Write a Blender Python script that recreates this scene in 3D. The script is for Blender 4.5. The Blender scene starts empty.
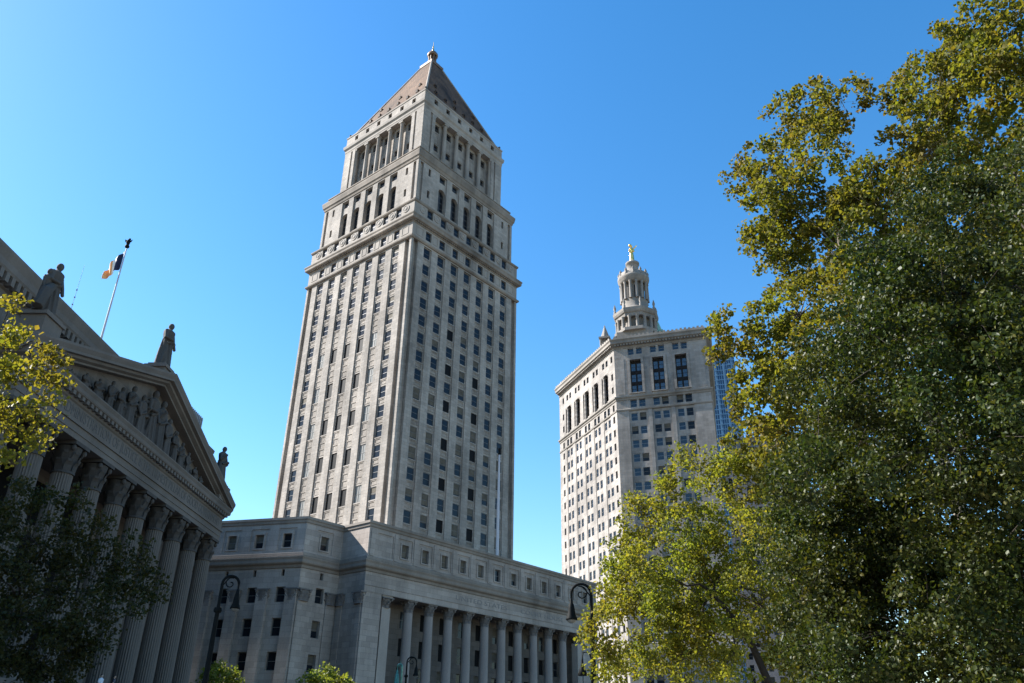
import bpy, math, random
import numpy as np
from mathutils import Matrix, Vector
random.seed(7); rng = np.random.default_rng(11)
S = bpy.context.scene
COL = S.collection
R = math.radians
# ------------------------------------------------------------------ camera
cd = bpy.data.cameras.new('camera'); cam = bpy.data.objects.new('camera', cd); COL.objects.link(cam)
FOC, PITCH, ROLL, EYE = 801.5, .47868, .01564, 1.7
fw = Vector((0, math.cos(PITCH), math.sin(PITCH))); _up = Vector((0, -math.sin(PITCH), math.cos(PITCH)))
rt = Vector((1, 0, 0)) * math.cos(ROLL) + _up * math.sin(ROLL)
up = _up * math.cos(ROLL) - Vector((1, 0, 0)) * math.sin(ROLL)
cam.matrix_world = Matrix(((rt.x, up.x, -fw.x, 0), (rt.y, up.y, -fw.y, 0), (rt.z, up.z, -fw.z, EYE), (0, 0, 0, 1)))
cd.sensor_width = 36; cd.lens = FOC * 36 / 1024; cd.clip_start = .1; cd.clip_end = 5000
S.camera = cam
# ------------------------------------------------------------------ light
SUN_AZ, SUN_EL = R(-77), R(37.5)
w = bpy.data.worlds.new('World'); S.world = w; w.use_nodes = True
nt = w.node_tree; nt.nodes.clear()
sky = nt.nodes.new('ShaderNodeTexSky'); sky.sky_type = 'NISHITA'; sky.sun_disc = False
sky.sun_elevation = SUN_EL; sky.sun_rotation = SUN_AZ % (2 * math.pi)
sky.air_density = 1.15; sky.dust_density = .3; sky.ozone_density = 1.2
hs = nt.nodes.new('ShaderNodeHueSaturation'); hs.inputs['Saturation'].default_value = 1.4; hs.inputs['Hue'].default_value = .500
bg = nt.nodes.new('ShaderNodeBackground'); bg.inputs[1].default_value = .097
wo = nt.nodes.new('ShaderNodeOutputWorld')
nt.links.new(sky.outputs[0], hs.inputs['Color']); nt.links.new(hs.outputs[0], bg.inputs[0]); nt.links.new(bg.outputs[0], wo.inputs[0])
sd = bpy.data.lights.new('sun', 'SUN'); sd.energy = 5.0; sd.angle = R(.5); sd.color = (1, .965, .915)
sun = bpy.data.objects.new('sun', sd); COL.objects.link(sun)
SUN = Vector((math.sin(SUN_AZ) * math.cos(SUN_EL), math.cos(SUN_AZ) * math.cos(SUN_EL), math.sin(SUN_EL)))
sun.rotation_euler = SUN.to_track_quat('Z', 'Y').to_euler(); sun.location = (0, 0, 300)
S.view_settings.view_transform = 'Standard'; S.view_settings.look = 'None'
S.view_settings.exposure = 1.5; S.view_settings.gamma = 1; S.view_settings.use_curve_mapping = False
# ------------------------------------------------------------------ materials
def mat(name, build):
    m = bpy.data.materials.new(name); m.use_nodes = True; n = m.node_tree
    b = n.nodes['Principled BSDF']; build(n, b); return m
def N(n, t, **k):
    q = n.nodes.new(t)
    for a, v in k.items():
        if a in q.inputs: q.inputs[a].default_value = v
        else: setattr(q, a, v)
    return q
def rgb(c): return (c[0], c[1], c[2], 1)
def stone(name, c, course=.9, block=1.8, joint=.35, stain=.35, rough=.85, bricks=True, streak=.12):
    def f(n, b):
        L = n.links.new
        tc = N(n, 'ShaderNodeTexCoord')
        mp = N(n, 'ShaderNodeMapping'); mp.inputs['Scale'].default_value = (.35, .35, streak * .5)
        L(tc.outputs['Object'], mp.inputs[0])
        s1 = N(n, 'ShaderNodeTexNoise', Scale=1.0, Detail=6.0, Roughness=.65); L(mp.outputs[0], s1.inputs['Vector'])
        s2 = N(n, 'ShaderNodeTexNoise', Scale=.09, Detail=4.0); L(tc.outputs['Object'], s2.inputs['Vector'])
        s3 = N(n, 'ShaderNodeTexNoise', Scale=5.0, Detail=5.0, Roughness=.7); L(tc.outputs['Object'], s3.inputs['Vector'])
        ad = N(n, 'ShaderNodeMath', operation='ADD'); L(s1.outputs[0], ad.inputs[0]); L(s2.outputs[0], ad.inputs[1])
        ad2 = N(n, 'ShaderNodeMath', operation='MULTIPLY_ADD'); L(s3.outputs[0], ad2.inputs[0]); ad2.inputs[1].default_value = .5; L(ad.outputs[0], ad2.inputs[2])
        mr = N(n, 'ShaderNodeMapRange'); L(ad2.outputs[0], mr.inputs[0])
        mr.inputs[1].default_value = .85; mr.inputs[2].default_value = 1.6; mr.inputs[3].default_value = 1 - stain; mr.inputs[4].default_value = 1 + stain * .35
        base = N(n, 'ShaderNodeMix', data_type='RGBA', blend_type='MULTIPLY'); base.inputs[0].default_value = 1
        cmb = N(n, 'ShaderNodeCombineColor')
        for i in range(3): L(mr.outputs[0], cmb.inputs[i])
        if bricks:
            sx = N(n, 'ShaderNodeSeparateXYZ'); L(tc.outputs['Object'], sx.inputs[0])
            nn = N(n, 'ShaderNodeSeparateXYZ'); L(tc.outputs['Normal'], nn.inputs[0])
            a = N(n, 'ShaderNodeMath', operation='MULTIPLY'); L(nn.outputs[1], a.inputs[0]); L(sx.outputs[0], a.inputs[1])
            u_ = N(n, 'ShaderNodeMath', operation='MULTIPLY'); L(nn.outputs[0], u_.inputs[0]); L(sx.outputs[1], u_.inputs[1])
            su = N(n, 'ShaderNodeMath', operation='SUBTRACT'); L(u_.outputs[0], su.inputs[0]); L(a.outputs[0], su.inputs[1])
            cv = N(n, 'ShaderNodeCombineXYZ'); L(su.outputs[0], cv.inputs[0]); L(sx.outputs[2], cv.inputs[1])
            br = N(n, 'ShaderNodeTexBrick', Scale=1.0); L(cv.outputs[0], br.inputs['Vector'])
            br.inputs['Brick Width'].default_value = block; br.inputs['Row Height'].default_value = course
            br.inputs['Mortar Size'].default_value = .018; br.inputs['Mortar Smooth'].default_value = .3
            br.inputs['Color1'].default_value = rgb([x * 1.12 for x in c]); br.inputs['Color2'].default_value = rgb([x * .86 for x in c])
            br.inputs['Mortar'].default_value = rgb([x * (1 - joint) for x in c])
            L(br.outputs[0], base.inputs[6])
            bm = N(n, 'ShaderNodeBump', Strength=.5, Distance=.03); bm.invert = True; L(br.outputs['Fac'], bm.inputs['Height'])
            bm2 = N(n, 'ShaderNodeBump', Strength=.25, Distance=.02); L(s3.outputs[0], bm2.inputs['Height']); L(bm.outputs[0], bm2.inputs['Normal'])
            L(bm2.outputs[0], b.inputs['Normal'])
        else:
            base.inputs[6].default_value = rgb(c)
            bm2 = N(n, 'ShaderNodeBump', Strength=.3, Distance=.02); L(s3.outputs[0], bm2.inputs['Height']); L(bm2.outputs[0], b.inputs['Normal'])
        L(cmb.outputs[0], base.inputs[7]); L(base.outputs[2], b.inputs['Base Color'])
        b.inputs['Roughness'].default_value = rough
        b.inputs['Specular IOR Level'].default_value = .25
    return mat(name, f)
def plain(name, c, rough=.6, metal=0., var=.15, scale=6., spec=.5, emit=None):
    def f(n, b):
        tc = N(n, 'ShaderNodeTexCoord'); ns = N(n, 'ShaderNodeTexNoise', Scale=scale, Detail=4.0)
        n.links.new(tc.outputs['Object'], ns.inputs['Vector'])
        cr = N(n, 'ShaderNodeValToRGB'); n.links.new(ns.outputs[0], cr.inputs[0])
        cr.color_ramp.elements[0].position = .3; cr.color_ramp.elements[1].position = .7
        cr.color_ramp.elements[0].color = rgb([x * (1 - var) for x in c]); cr.color_ramp.elements[1].color = rgb([min(1, x * (1 + var)) for x in c])
        n.links.new(cr.outputs[0], b.inputs['Base Color'])
        b.inputs['Roughness'].default_value = rough; b.inputs['Metallic'].default_value = metal; b.inputs['Specular IOR Level'].default_value = spec
    return mat(name, f)
def leafmat(name, cols, trans=.45, rough=.4, spec=.5):
    def f(n, b):
        L = n.links.new
        g = N(n, 'ShaderNodeNewGeometry'); cr = N(n, 'ShaderNodeValToRGB'); L(g.outputs['Random Per Island'], cr.inputs[0])
        while len(cr.color_ramp.elements) < len(cols): cr.color_ramp.elements.new(.5)
        for i, c in enumerate(cols):
            cr.color_ramp.elements[i].position = i / (len(cols) - 1); cr.color_ramp.elements[i].color = rgb(c)
        tc = N(n, 'ShaderNodeTexCoord'); ns = N(n, 'ShaderNodeTexNoise', Scale=.45, Detail=2.0); L(tc.outputs['Object'], ns.inputs['Vector'])
        hv = N(n, 'ShaderNodeHueSaturation'); L(cr.outputs[0], hv.inputs['Color'])
        mr = N(n, 'ShaderNodeMapRange'); L(ns.outputs[0], mr.inputs[0]); mr.inputs[1].default_value = .3; mr.inputs[2].default_value = .7; mr.inputs[3].default_value = .47; mr.inputs[4].default_value = .53
        L(mr.outputs[0], hv.inputs['Hue'])
        L(hv.outputs[0], b.inputs['Base Color']); b.inputs['Roughness'].default_value = rough; b.inputs['Specular IOR Level'].default_value = spec
        t = N(n, 'ShaderNodeBsdfTranslucent'); br = N(n, 'ShaderNodeMix', data_type='RGBA', blend_type='MULTIPLY'); br.inputs[0].default_value = 1
        br.inputs[7].default_value = (1.5, 1.45, .5, 1); L(hv.outputs[0], br.inputs[6]); L(br.outputs[2], t.inputs[0])
        mx = N(n, 'ShaderNodeMixShader'); mx.inputs[0].default_value = trans; L(b.outputs[0], mx.inputs[1]); L(t.outputs[0], mx.inputs[2])
        L(mx.outputs[0], n.nodes['Material Output'].inputs[0])
    return mat(name, f)
def glass(name, c, rough=.12, spec=.32): return plain(name, c, rough, 0, .3, .8, spec)
M = dict(
    tower=stone('tower_limestone', (.335, .297, .26), .62, 1.3, .35, .6, streak=.09),
    towerp=stone('tower_limestone_trim', (.325, .288, .252), bricks=False, stain=.6),
    cornice=stone('stained_shaded_cornice', (.255, .215, .178), bricks=False, stain=.7),  # brown stain plus soffit shade, both put into the colour
    base=stone('courthouse_granite', (.33, .28, .24), .75, 1.6, .35, .5),
    base_dk=stone('recess_shade_stone', (.17, .145, .125), .75, 1.6, .35, .4),  # wall behind the colonnade: portico shade put into the colour
    base_soffit=stone('stained_shaded_granite', (.24, .203, .17), bricks=False, stain=.55),  # base cornice: brown stain and dark soffit shade painted as one tone
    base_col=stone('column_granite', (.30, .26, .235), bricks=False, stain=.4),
    basep=stone('courthouse_granite_trim', (.33, .283, .243), bricks=False, stain=.4),
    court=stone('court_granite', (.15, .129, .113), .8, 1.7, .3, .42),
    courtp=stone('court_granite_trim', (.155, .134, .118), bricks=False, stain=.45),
    muni=stone('municipal_granite', (.315, .285, .258), .8, 1.5, .3, .55, streak=.09),
    munip=stone('municipal_granite_trim', (.27, .243, .215), bricks=False, stain=.5),
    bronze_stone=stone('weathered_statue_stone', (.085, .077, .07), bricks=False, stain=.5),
    tile=stone('terracotta_roof_tile', (.135, .08, .048), .75, .8, .75, .9),
    gold=plain('gilded_metal', (.85, .55, .16), .28, 1.0, .15, 2),
    copper=plain('verdigris_copper', (.22, .40, .34), .7, 0, .25, 3),
    g_dark=glass('window_glass_dark', (.012, .014, .018), .12, .18),
    g_open=plain('open_window_dark', (.006, .006, .007), .6, 0, .2, 6, .08),
    g_blind=plain('window_blind_tan', (.10, .085, .065), .75, 0, .3, 1.2, .15),
    g_white=plain('window_shade_pale', (.20, .20, .19), .75, 0, .1, 1.2, .15),
    g_sky=glass('window_glass_blue', (.02, .03, .045), .06, .5),
    frame=plain('window_frame_paint', (.10, .095, .09), .5),
    frame_l=plain('window_frame_pale', (.26, .27, .29), .5),
    bay=plain('bay_metal_dark', (.022, .017, .015), .6, .0, .2, 6, .15), bay_glass=glass('bay_window_glass', (.05, .07, .10), .08, .8),
    iron=plain('lamp_iron_black', (.006, .007, .007), .65, 0, .3, 9, .08),
    verd=plain('lamp_green_paint', (.05, .16, .13), .3, .2, .3, 9),
    lens=plain('lamp_lens', (.16, .16, .15), .3),
    white=plain('white_paint', (.78, .78, .8), .5, 0, .05),
    pole=plain('flagpole_paint', (.42, .41, .44), .4, 0, .08),
    letters=plain('incised_letter', (.17, .155, .145), .8), letters_d=plain('incised_letter_dark', (.085, .077, .072), .8),
    spandrel=stone('carved_spandrel', (.30, .262, .225), .5, .7, .4, .6), cap=stone('shaded_dirty_stone', (.085, .075, .068), bricks=False, stain=.6), tower_dk=stone('weathered_tower_stone', (.25, .225, .20), bricks=False, stain=.6), capb=stone('dark_capital', (.20, .178, .163), bricks=False, stain=.6),  # cap: deep shadow and dirt both put into one dark colour
    bark=stone('bark', (.045, .036, .028), bricks=False, stain=.6, streak=.6),
    bark_p=stone('plane_bark', (.20, .17, .13), bricks=False, stain=.7, streak=1.2),
    ground=stone('asphalt', (.05, .05, .052), bricks=False, stain=.3),
    pave=stone('pavement_slabs', (.24, .215, .185), 1.5, 1.5, .3, .3),
    skin=plain('skin', (.55, .36, .27), .5), hair=plain('hair', (.03, .022, .018), .6),
    shirt=plain('shirt_pale', (.62, .64, .70), .8), trousers=plain('trousers_dark', (.03, .035, .05), .8), shirt2=plain('jacket_dark', (.05, .05, .07), .8),
    fl_blue=plain('flag_blue', (.008, .012, .05), .7, 0, .1), fl_white=plain('flag_white', (.8, .78, .74), .7, 0, .05), fl_or=plain('flag_orange', (.8, .36, .13), .7, 0, .08),
    steel=plain('antenna_steel', (.25, .25, .27), .4, .6),
    bt_glass=glass('tower_glass_blue', (.02, .05, .11), .2, .5), bt_rib=plain('tower_panel_steel_blue', (.10, .19, .29), .4, .2, .1, .2),
    grey=stone('grey_office_stone', (.16, .155, .16), .8, 1.6, .3, .35),
    louvre=plain('louvre_metal', (.30, .31, .33), .5, .3, .1, 1),
    leaf_t1=leafmat('leaf_olive', [(.08, .088, .018), (.12, .12, .022), (.155, .14, .026), (.062, .072, .016), (.17, .135, .03), (.10, .11, .02)], .52, .55, .15),
    leaf_t2=leafmat('leaf_green', [(.018, .030, .008), (.031, .044, .010), (.024, .035, .010), (.06, .07, .014), (.018, .028, .007), (.042, .052, .010), (.085, .08, .016)], .34, .45, .2),
    leaf_t3=leafmat('leaf_yellow_green', [(.125, .14, .024), (.18, .185, .03), (.10, .115, .022), (.22, .195, .035), (.15, .16, .028)], .56, .55, .15),
    leaf_t4=leafmat('leaf_golden', [(.14, .14, .024), (.19, .175, .028), (.09, .10, .018), (.21, .18, .034)], .48, .55, .15),
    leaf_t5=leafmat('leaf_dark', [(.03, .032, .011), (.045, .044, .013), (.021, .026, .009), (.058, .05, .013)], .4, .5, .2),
    leaf_b=leafmat('leaf_fresh', [(.13, .16, .03), (.18, .21, .04), (.09, .12, .025)], .45, .5, .25),
)
# ------------------------------------------------------------------ mesh helpers
class MB:
    def __init__(s): s.v = []; s.f = []; s.m = []; s.sm = []
    def add(s, vs, fs, m=0, smooth=False):
        b = len(s.v); s.v.extend([tuple(p) for p in vs]); s.f.extend([tuple(i + b for i in f) for f in fs]); s.m.extend([m] * len(fs)); s.sm.extend([smooth] * len(fs))
    def box(s, x0, x1, y0, y1, z0, z1, m=0):
        s.add([(x, y, z) for x in (x0, x1) for y in (y0, y1) for z in (z0, z1)],
              [(0, 1, 3, 2), (4, 6, 7, 5), (0, 4, 5, 1), (2, 3, 7, 6), (0, 2, 6, 4), (1, 5, 7, 3)], m)
    def prism(s, poly, z0, z1, m=0, cap=True):
        n = len(poly); vs = [(x, y, z0) for x, y in poly] + [(x, y, z1) for x, y in poly]
        fs = [(i, (i + 1) % n, n + (i + 1) % n, n + i) for i in range(n)]
        if cap: fs += [tuple(range(n - 1, -1, -1)), tuple(range(n, 2 * n))]
        s.add(vs, fs, m)
    def lathe(s, prof, c=(0, 0), n=24, m=0, smooth=True, flute=0., ell=1., cap=True):
        vs = []; k = len(prof)
        for r, z in prof:
            for i in range(n):
                a = 2 * math.pi * i / n; q = r * (1 - (flute if i % 2 else 0)); vs.append((c[0] + q * math.cos(a), c[1] + q * ell * math.sin(a), z))
        fs = [(j * n + i, j * n + (i + 1) % n, (j + 1) * n + (i + 1) % n, (j + 1) * n + i) for j in range(k - 1) for i in range(n)]
        s.add(vs, fs, m, smooth)
        if cap:
            s.add(vs[:n], [tuple(range(n - 1, -1, -1))], m); s.add(vs[-n:], [tuple(range(n))], m)
    def tube(s, pts, rad, n=6, m=0, smooth=True):
        pts = [Vector(p) for p in pts]; vs = []; k = len(pts)
        t0 = (pts[1] - pts[0]).normalized(); ref = Vector((0, 0, 1)) if abs(t0.z) < .9 else Vector((1, 0, 0))
        a = t0.cross(ref).normalized()
        for i, p in enumerate(pts):
            t = (pts[min(i + 1, k - 1)] - pts[max(i - 1, 0)]).normalized()
            a = (a - t * a.dot(t)).normalized(); b = t.cross(a); r = rad[i] if hasattr(rad, '__len__') else rad
            for j in range(n):
                g = 2 * math.pi * j / n; q = p + (a * math.cos(g) + b * math.sin(g)) * r; vs.append(q[:])
        fs = [(i * n + j, i * n + (j + 1) % n, (i + 1) * n + (j + 1) % n, (i + 1) * n + j) for i in range(k - 1) for j in range(n)]
        s.add(vs, fs, m, smooth); s.add(vs[:n], [tuple(range(n - 1, -1, -1))], m); s.add(vs[-n:], [tuple(range(n))], m)
    def ball(s, c, r, n=10, k=7, m=0):
        r = r if hasattr(r, '__len__') else (r, r, r); vs = []
        for i in range(1, k):
            p = math.pi * i / k
            for j in range(n):
                a = 2 * math.pi * j / n; vs.append((c[0] + r[0] * math.sin(p) * math.cos(a), c[1] + r[1] * math.sin(p) * math.sin(a), c[2] - r[2] * math.cos(p)))
        q = len(vs); vs += [(c[0], c[1], c[2] - r[2]), (c[0], c[1], c[2] + r[2])]
        fs = [(i * n + j, i * n + (j + 1) % n, (i + 1) * n + (j + 1) % n, (i + 1) * n + j) for i in range(k - 2) for j in range(n)]
        fs += [(q, (j + 1) % n, j) for j in range(n)] + [(q + 1, (k - 2) * n + j, (k - 2) * n + (j + 1) % n) for j in range(n)]
        s.add(vs, fs, m, True)
    def cornice(s, poly, prof, m=0, closed=True, cap=True):
        """profile [(outward, z)] swept with mitred corners round poly (counter-clockwise seen from above)"""
        n = len(poly); off = []
        for i in range(n):
            p = Vector(poly[i]); a = Vector(poly[i - 1]); b = Vector(poly[(i + 1) % n])
            e1 = (p - a).normalized(); e2 = (b - p).normalized()
            if not closed and i == 0: e1 = e2
            if not closed and i == n - 1: e2 = e1
            n1 = Vector((e1.y, -e1.x)); n2 = Vector((e2.y, -e2.x)); q = n1 + n2
            off.append(q / max(.2, q.dot(n1)))
        k = len(prof); vs = []
        for i in range(n):
            for o, z in prof:
                q = Vector(poly[i]) + off[i] * o; vs.append((q.x, q.y, z))
        fs = []
        for i in range(n if closed else n - 1):
            j = (i + 1) % n
            fs += [(i * k + t, j * k + t, j * k + t + 1, i * k + t + 1) for t in range(k - 1)]
        if not closed: fs += [tuple(range(k)), tuple((n - 1) * k + t for t in range(k - 1, -1, -1))]
        s.add(vs, fs, m)
    def relief(s, o, d, x0, x1, z0, z1, rects, m=0, arches=()):
        """wall sheet in the frame (origin o, direction d; outward = right of d); rects (xa,xb,za,zb,depth[,mat]) in paint order"""
        nrm = (d[1], -d[0])
        P = lambda a, z, t: (o[0] + d[0] * a - nrm[0] * t, o[1] + d[1] * a - nrm[1] * t, z)
        xs = sorted({round(q, 4) for r_ in rects for q in r_[:2] if x0 <= q <= x1} | {x0, x1}); zs = sorted({round(q, 4) for r_ in rects for q in r_[2:4] if z0 <= q <= z1} | {z0, z1})
        nx, nz = len(xs) - 1, len(zs) - 1
        D = np.zeros((nx, nz)); MM = np.full((nx, nz), m); xc = np.array([(xs[i] + xs[i + 1]) / 2 for i in range(nx)]); zc = np.array([(zs[i] + zs[i + 1]) / 2 for i in range(nz)])
        for r_ in rects:
            k = np.outer((xc > r_[0]) & (xc < r_[1]), (zc > r_[2]) & (zc < r_[3])); D[k] = r_[4]
            if len(r_) > 5: MM[k] = r_[5]
        vs = []; fs = []; ms = []
        def q(p): b = len(vs); vs.extend(p); fs.append((b, b + 1, b + 2, b + 3))
        for i in range(nx):
            for j in range(nz):
                t = D[i, j]; mm = MM[i, j]
                q([P(xs[i], zs[j], t), P(xs[i + 1], zs[j], t), P(xs[i + 1], zs[j + 1], t), P(xs[i], zs[j + 1], t)]); ms.append(mm)
                for (i2, j2, pa, pb) in ((i + 1, j, (i + 1, j), (i + 1, j + 1)), (i, j + 1, (i, j + 1), (i + 1, j + 1))):
                    t2 = D[i2, j2] if i2 < nx and j2 < nz else 0.
                    if abs(t2 - t) > 1e-4:
                        q([P(xs[pa[0]], zs[pa[1]], t), P(xs[pb[0]], zs[pb[1]], t), P(xs[pb[0]], zs[pb[1]], t2), P(xs[pa[0]], zs[pa[1]], t2)]); ms.append(m)
                if i == 0 and abs(t) > 1e-4: q([P(xs[0], zs[j], t), P(xs[0], zs[j + 1], t), P(xs[0], zs[j + 1], 0), P(xs[0], zs[j], 0)]); ms.append(m)
                if j == 0 and abs(t) > 1e-4: q([P(xs[i], zs[0], t), P(xs[i + 1], zs[0], t), P(xs[i + 1], zs[0], 0), P(xs[i], zs[0], 0)]); ms.append(m)
        b = len(s.v); s.v.extend(vs); s.f.extend([tuple(a + b for a in f) for f in fs]); s.m.extend([int(a) for a in ms]); s.sm.extend([False] * len(fs))
        for (ax, zt, r, t) in arches:      # round head inside a rectangular opening whose top is zt + r
            for sgn in (-1, 1):
                pts = [(ax + sgn * r * math.cos(g), zt + r * math.sin(g)) for g in np.linspace(0, math.pi / 2, 7)]
                vs = [P(a, z, -.012) for a, z in pts] + [P(ax + sgn * r, zt + r, -.012)] + [P(a, z, t) for a, z in pts]
                s.add(vs, [(7, i, i + 1) for i in range(6)] + [(i, i + 1, 8 + i + 1, 8 + i) for i in range(6)], m)
    def build(s, name, mats, parent=None, kind=None):
        me = bpy.data.meshes.new(name); me.from_pydata(s.v, [], s.f)
        for q in (mats if isinstance(mats, (list, tuple)) else [mats]): me.materials.append(q)
        me.polygons.foreach_set('material_index', s.m); me.polygons.foreach_set('use_smooth', s.sm); me.update()
        return link(name, me, parent, kind)
def link(name, me, parent=None, kind=None):
    o = bpy.data.objects.new(name, me); COL.objects.link(o)
    if parent: o.parent = parent
    if kind: o['kind'] = kind
    return o
def tag(o, label, cat, group=None):
    o['label'] = label; o['category'] = cat
    if group: o['group'] = group
    return o
def thing(name, label, cat, loc=(0, 0, 0), rz=0, group=None):
    o = bpy.data.objects.new(name, None); COL.objects.link(o); o.location = loc; o.rotation_euler = (0, 0, rz); o.empty_display_size = .5
    return tag(o, label, cat, group)
def at(px, py, dist):
    """world point seen at a pixel, at a horizontal distance from the viewer"""
    d = fw + rt * ((px - 512) / FOC) + up * ((341.5 - py) / FOC); t = dist / math.hypot(d.x, d.y)
    return Vector((d.x * t, d.y * t, EYE + d.z * t))
def text_mesh(name, body, height, width, mat_, parent, o, d, z, depth=-.012):
    """lettering in the plane of a wall; o,d = wall frame; starts at o"""
    cu = bpy.data.curves.new(name, 'FONT'); cu.body = body; cu.size = height / .72; cu.extrude = .012
    t = bpy.data.objects.new(name, cu); COL.objects.link(t); bpy.context.view_layer.update()
    me = bpy.data.meshes.new_from_object(t.evaluated_get(bpy.context.evaluated_depsgraph_get())); bpy.data.objects.remove(t)
    xs = [v.co.x for v in me.vertices]; k = width / (max(xs) - min(xs)); x0 = min(xs)
    nrm = (d[1], -d[0])
    for v in me.vertices:
        a = (v.co.x - x0) * k; t_ = depth - v.co.z; v.co = (o[0] + d[0] * a - nrm[0] * t_, o[1] + d[1] * a - nrm[1] * t_, z + v.co.y)
    me.materials.clear(); me.materials.append(mat_)
    return link(name, me, parent)
# ------------------------------------------------------------------ windows
_wc = {}
WM = [M['frame'], M['g_dark'], M['g_open'], M['g_blind'], M['g_white'], M['g_sky'], M['bay'], M['frame_l']]
def wmesh(w_, h, kind):
    k = (round(w_, 2), round(h, 2), kind)
    if k in _wc: return _wc[k]
    b = MB(); x, z = w_ / 2, h / 2; t = min(.1, w_ * .07)
    gi = dict(dark=1, open=2, blind=1, half=1, shade=4, sky=5, slit=2, arch=1, bay=5, small=2)[kind]
    b.add([(-x, 0, -z), (x, 0, -z), (x, 0, z), (-x, 0, z)], [(0, 1, 2, 3)], gi)
    if kind in ('blind', 'half'):
        q = -z + h * (.42 if kind == 'half' else .12)
        b.add([(-x, -.012, q), (x, -.012, q), (x, -.012, z), (-x, -.012, z)], [(0, 1, 2, 3)], 3)
    if kind not in ('open', 'slit', 'small'):
        fm = 6 if kind == 'bay' else (7 if kind == 'sky' else 0)
        b.box(-x, -x + t, -.07, 0, -z, z, fm); b.box(x - t, x, -.07, 0, -z, z, fm); b.box(-x + t, x - t, -.07, 0, z - t, z, fm); b.box(-x + t, x - t, -.07, 0, -z, -z + t, fm)
        b.box(-x + t, x - t, -.05, 0, -t * .4, t * .4, fm)
        if kind in ('arch', 'bay', 'shade'): b.box(-t * .4, t * .4, -.055, 0, -z + t, z - t, fm)
        if kind == 'arch':
            for q in (-.25, .25): b.box(-x + t, x - t, -.05, 0, q * h - t * .3, q * h + t * .3, fm)
    else:
        b.box(-x, x, -.03, 0, -z, -z + t, 0)
    me = bpy.data.meshes.new('window'); me.from_pydata(b.v, [], b.f)
    for q in WM: me.materials.append(q)
    me.polygons.foreach_set('material_index', b.m); me.update(); _wc[k] = (me, b); return _wc[k]
class Windows:
    def __init__(s, root, name='window'): s.root = root; s.L = []; s.name = name
    def add(s, o, d, a, z, w_, h, kind, depth):
        nrm = (d[1], -d[0]); t = depth - .03
        loc = Vector((o[0] + d[0] * a - nrm[0] * t, o[1] + d[1] * a - nrm[1] * t, z)); s.L.append((loc, math.atan2(d[1], d[0]), w_, h, kind))
    def build(s, limit=100):
        mw = Matrix.Translation(s.root.location) @ Matrix.Rotation(s.root.rotation_euler.z, 4, 'Z')
        def size(e):
            p = mw @ e[0]; dv = p - Vector((0, 0, EYE)); n = (mw.to_3x3() @ Vector((math.sin(e[1]), -math.cos(e[1]), 0)))
            q = dv.dot(fw); px = 512 + FOC * dv.dot(rt) / q; py = 341 - FOC * dv.dot(up) / q
            vis = 1 if -5 < px < 1030 and -5 < py < 688 else .01
            return vis * e[2] * e[3] * abs(dv.normalized().dot(n)) / dv.length_squared
        L = sorted(s.L, key=size, reverse=True)
        for e in L[:limit]:
            o = link(s.name, wmesh(*e[2:])[0], s.root); o.location = e[0]; o.rotation_euler = (0, 0, e[1])
        if L[limit:]:
            b = MB()
            for e in L[limit:]:
                q = wmesh(*e[2:])[1]; c_, s_ = math.cos(e[1]), math.sin(e[1])
                base = len(b.v); b.v.extend([(e[0].x + x * c_ - y * s_, e[0].y + x * s_ + y * c_, e[0].z + z) for x, y, z in q.v])
                b.f.extend([tuple(i + base for i in f) for f in q.f]); b.m.extend(q.m); b.sm.extend(q.sm)
            b.build('far_window', WM, s.root, 'stuff')
def dup(o, parent, loc):
    c = o.copy(); COL.objects.link(c); c.parent = parent; c.location = loc
    for ch in list(o.children):
        k = ch.copy(); COL.objects.link(k); k.parent = c
    return c
def capital(b, r, z0, z1, m=0):
    """leafy Corinthian bell with curling leaves and volutes under an abacus"""
    h = z1 - z0
    b.lathe([(r * 1.12, z0 - .1 * h * .4), (r * 1.12, z0 + .03 * h), (r, z0 + .05 * h), (r * 1.02, z0 + .5 * h), (r * 1.25, z0 + .86 * h)], n=16, m=m)
    for ring, (zb, zt, n, off) in enumerate(((.04, .42, 8, 0), (.2, .68, 8, .5))):
        for i in range(n):
            a = 2 * math.pi * (i + off) / n; ca, sa = math.cos(a), math.sin(a); wv = r * .36
            for k, (rr, zz, ww) in enumerate(((1.04, zb, 1), (1.12, (zb + zt) / 2, 1.05), (1.42, zt, .7), (1.38, zt - .09, .45))):
                if k:
                    p = [(r * pr * ca - sgn * pw * wv * sa, r * pr * sa + sgn * pw * wv * ca, z0 + h * pz) for (pr, pz, pw) in (prev,) for sgn in (-1, 1)]
                    q = [(r * rr * ca - sgn * ww * wv * sa, r * rr * sa + sgn * ww * wv * ca, z0 + h * zz) for sgn in (-1, 1)]
                    b.add(p + q, [(0, 1, 3, 2)], m)
                prev = (rr, zz, ww)
    for i in range(4):
        a = math.pi / 4 + i * math.pi / 2; b.ball((r * 1.5 * math.cos(a), r * 1.5 * math.sin(a), z0 + .78 * h), (r * .26, r * .26, h * .11), 8, 5, m)
    q = r * 1.38; b.box(-q, q, -q, q, z0 + .88 * h, z1, m)
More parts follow.
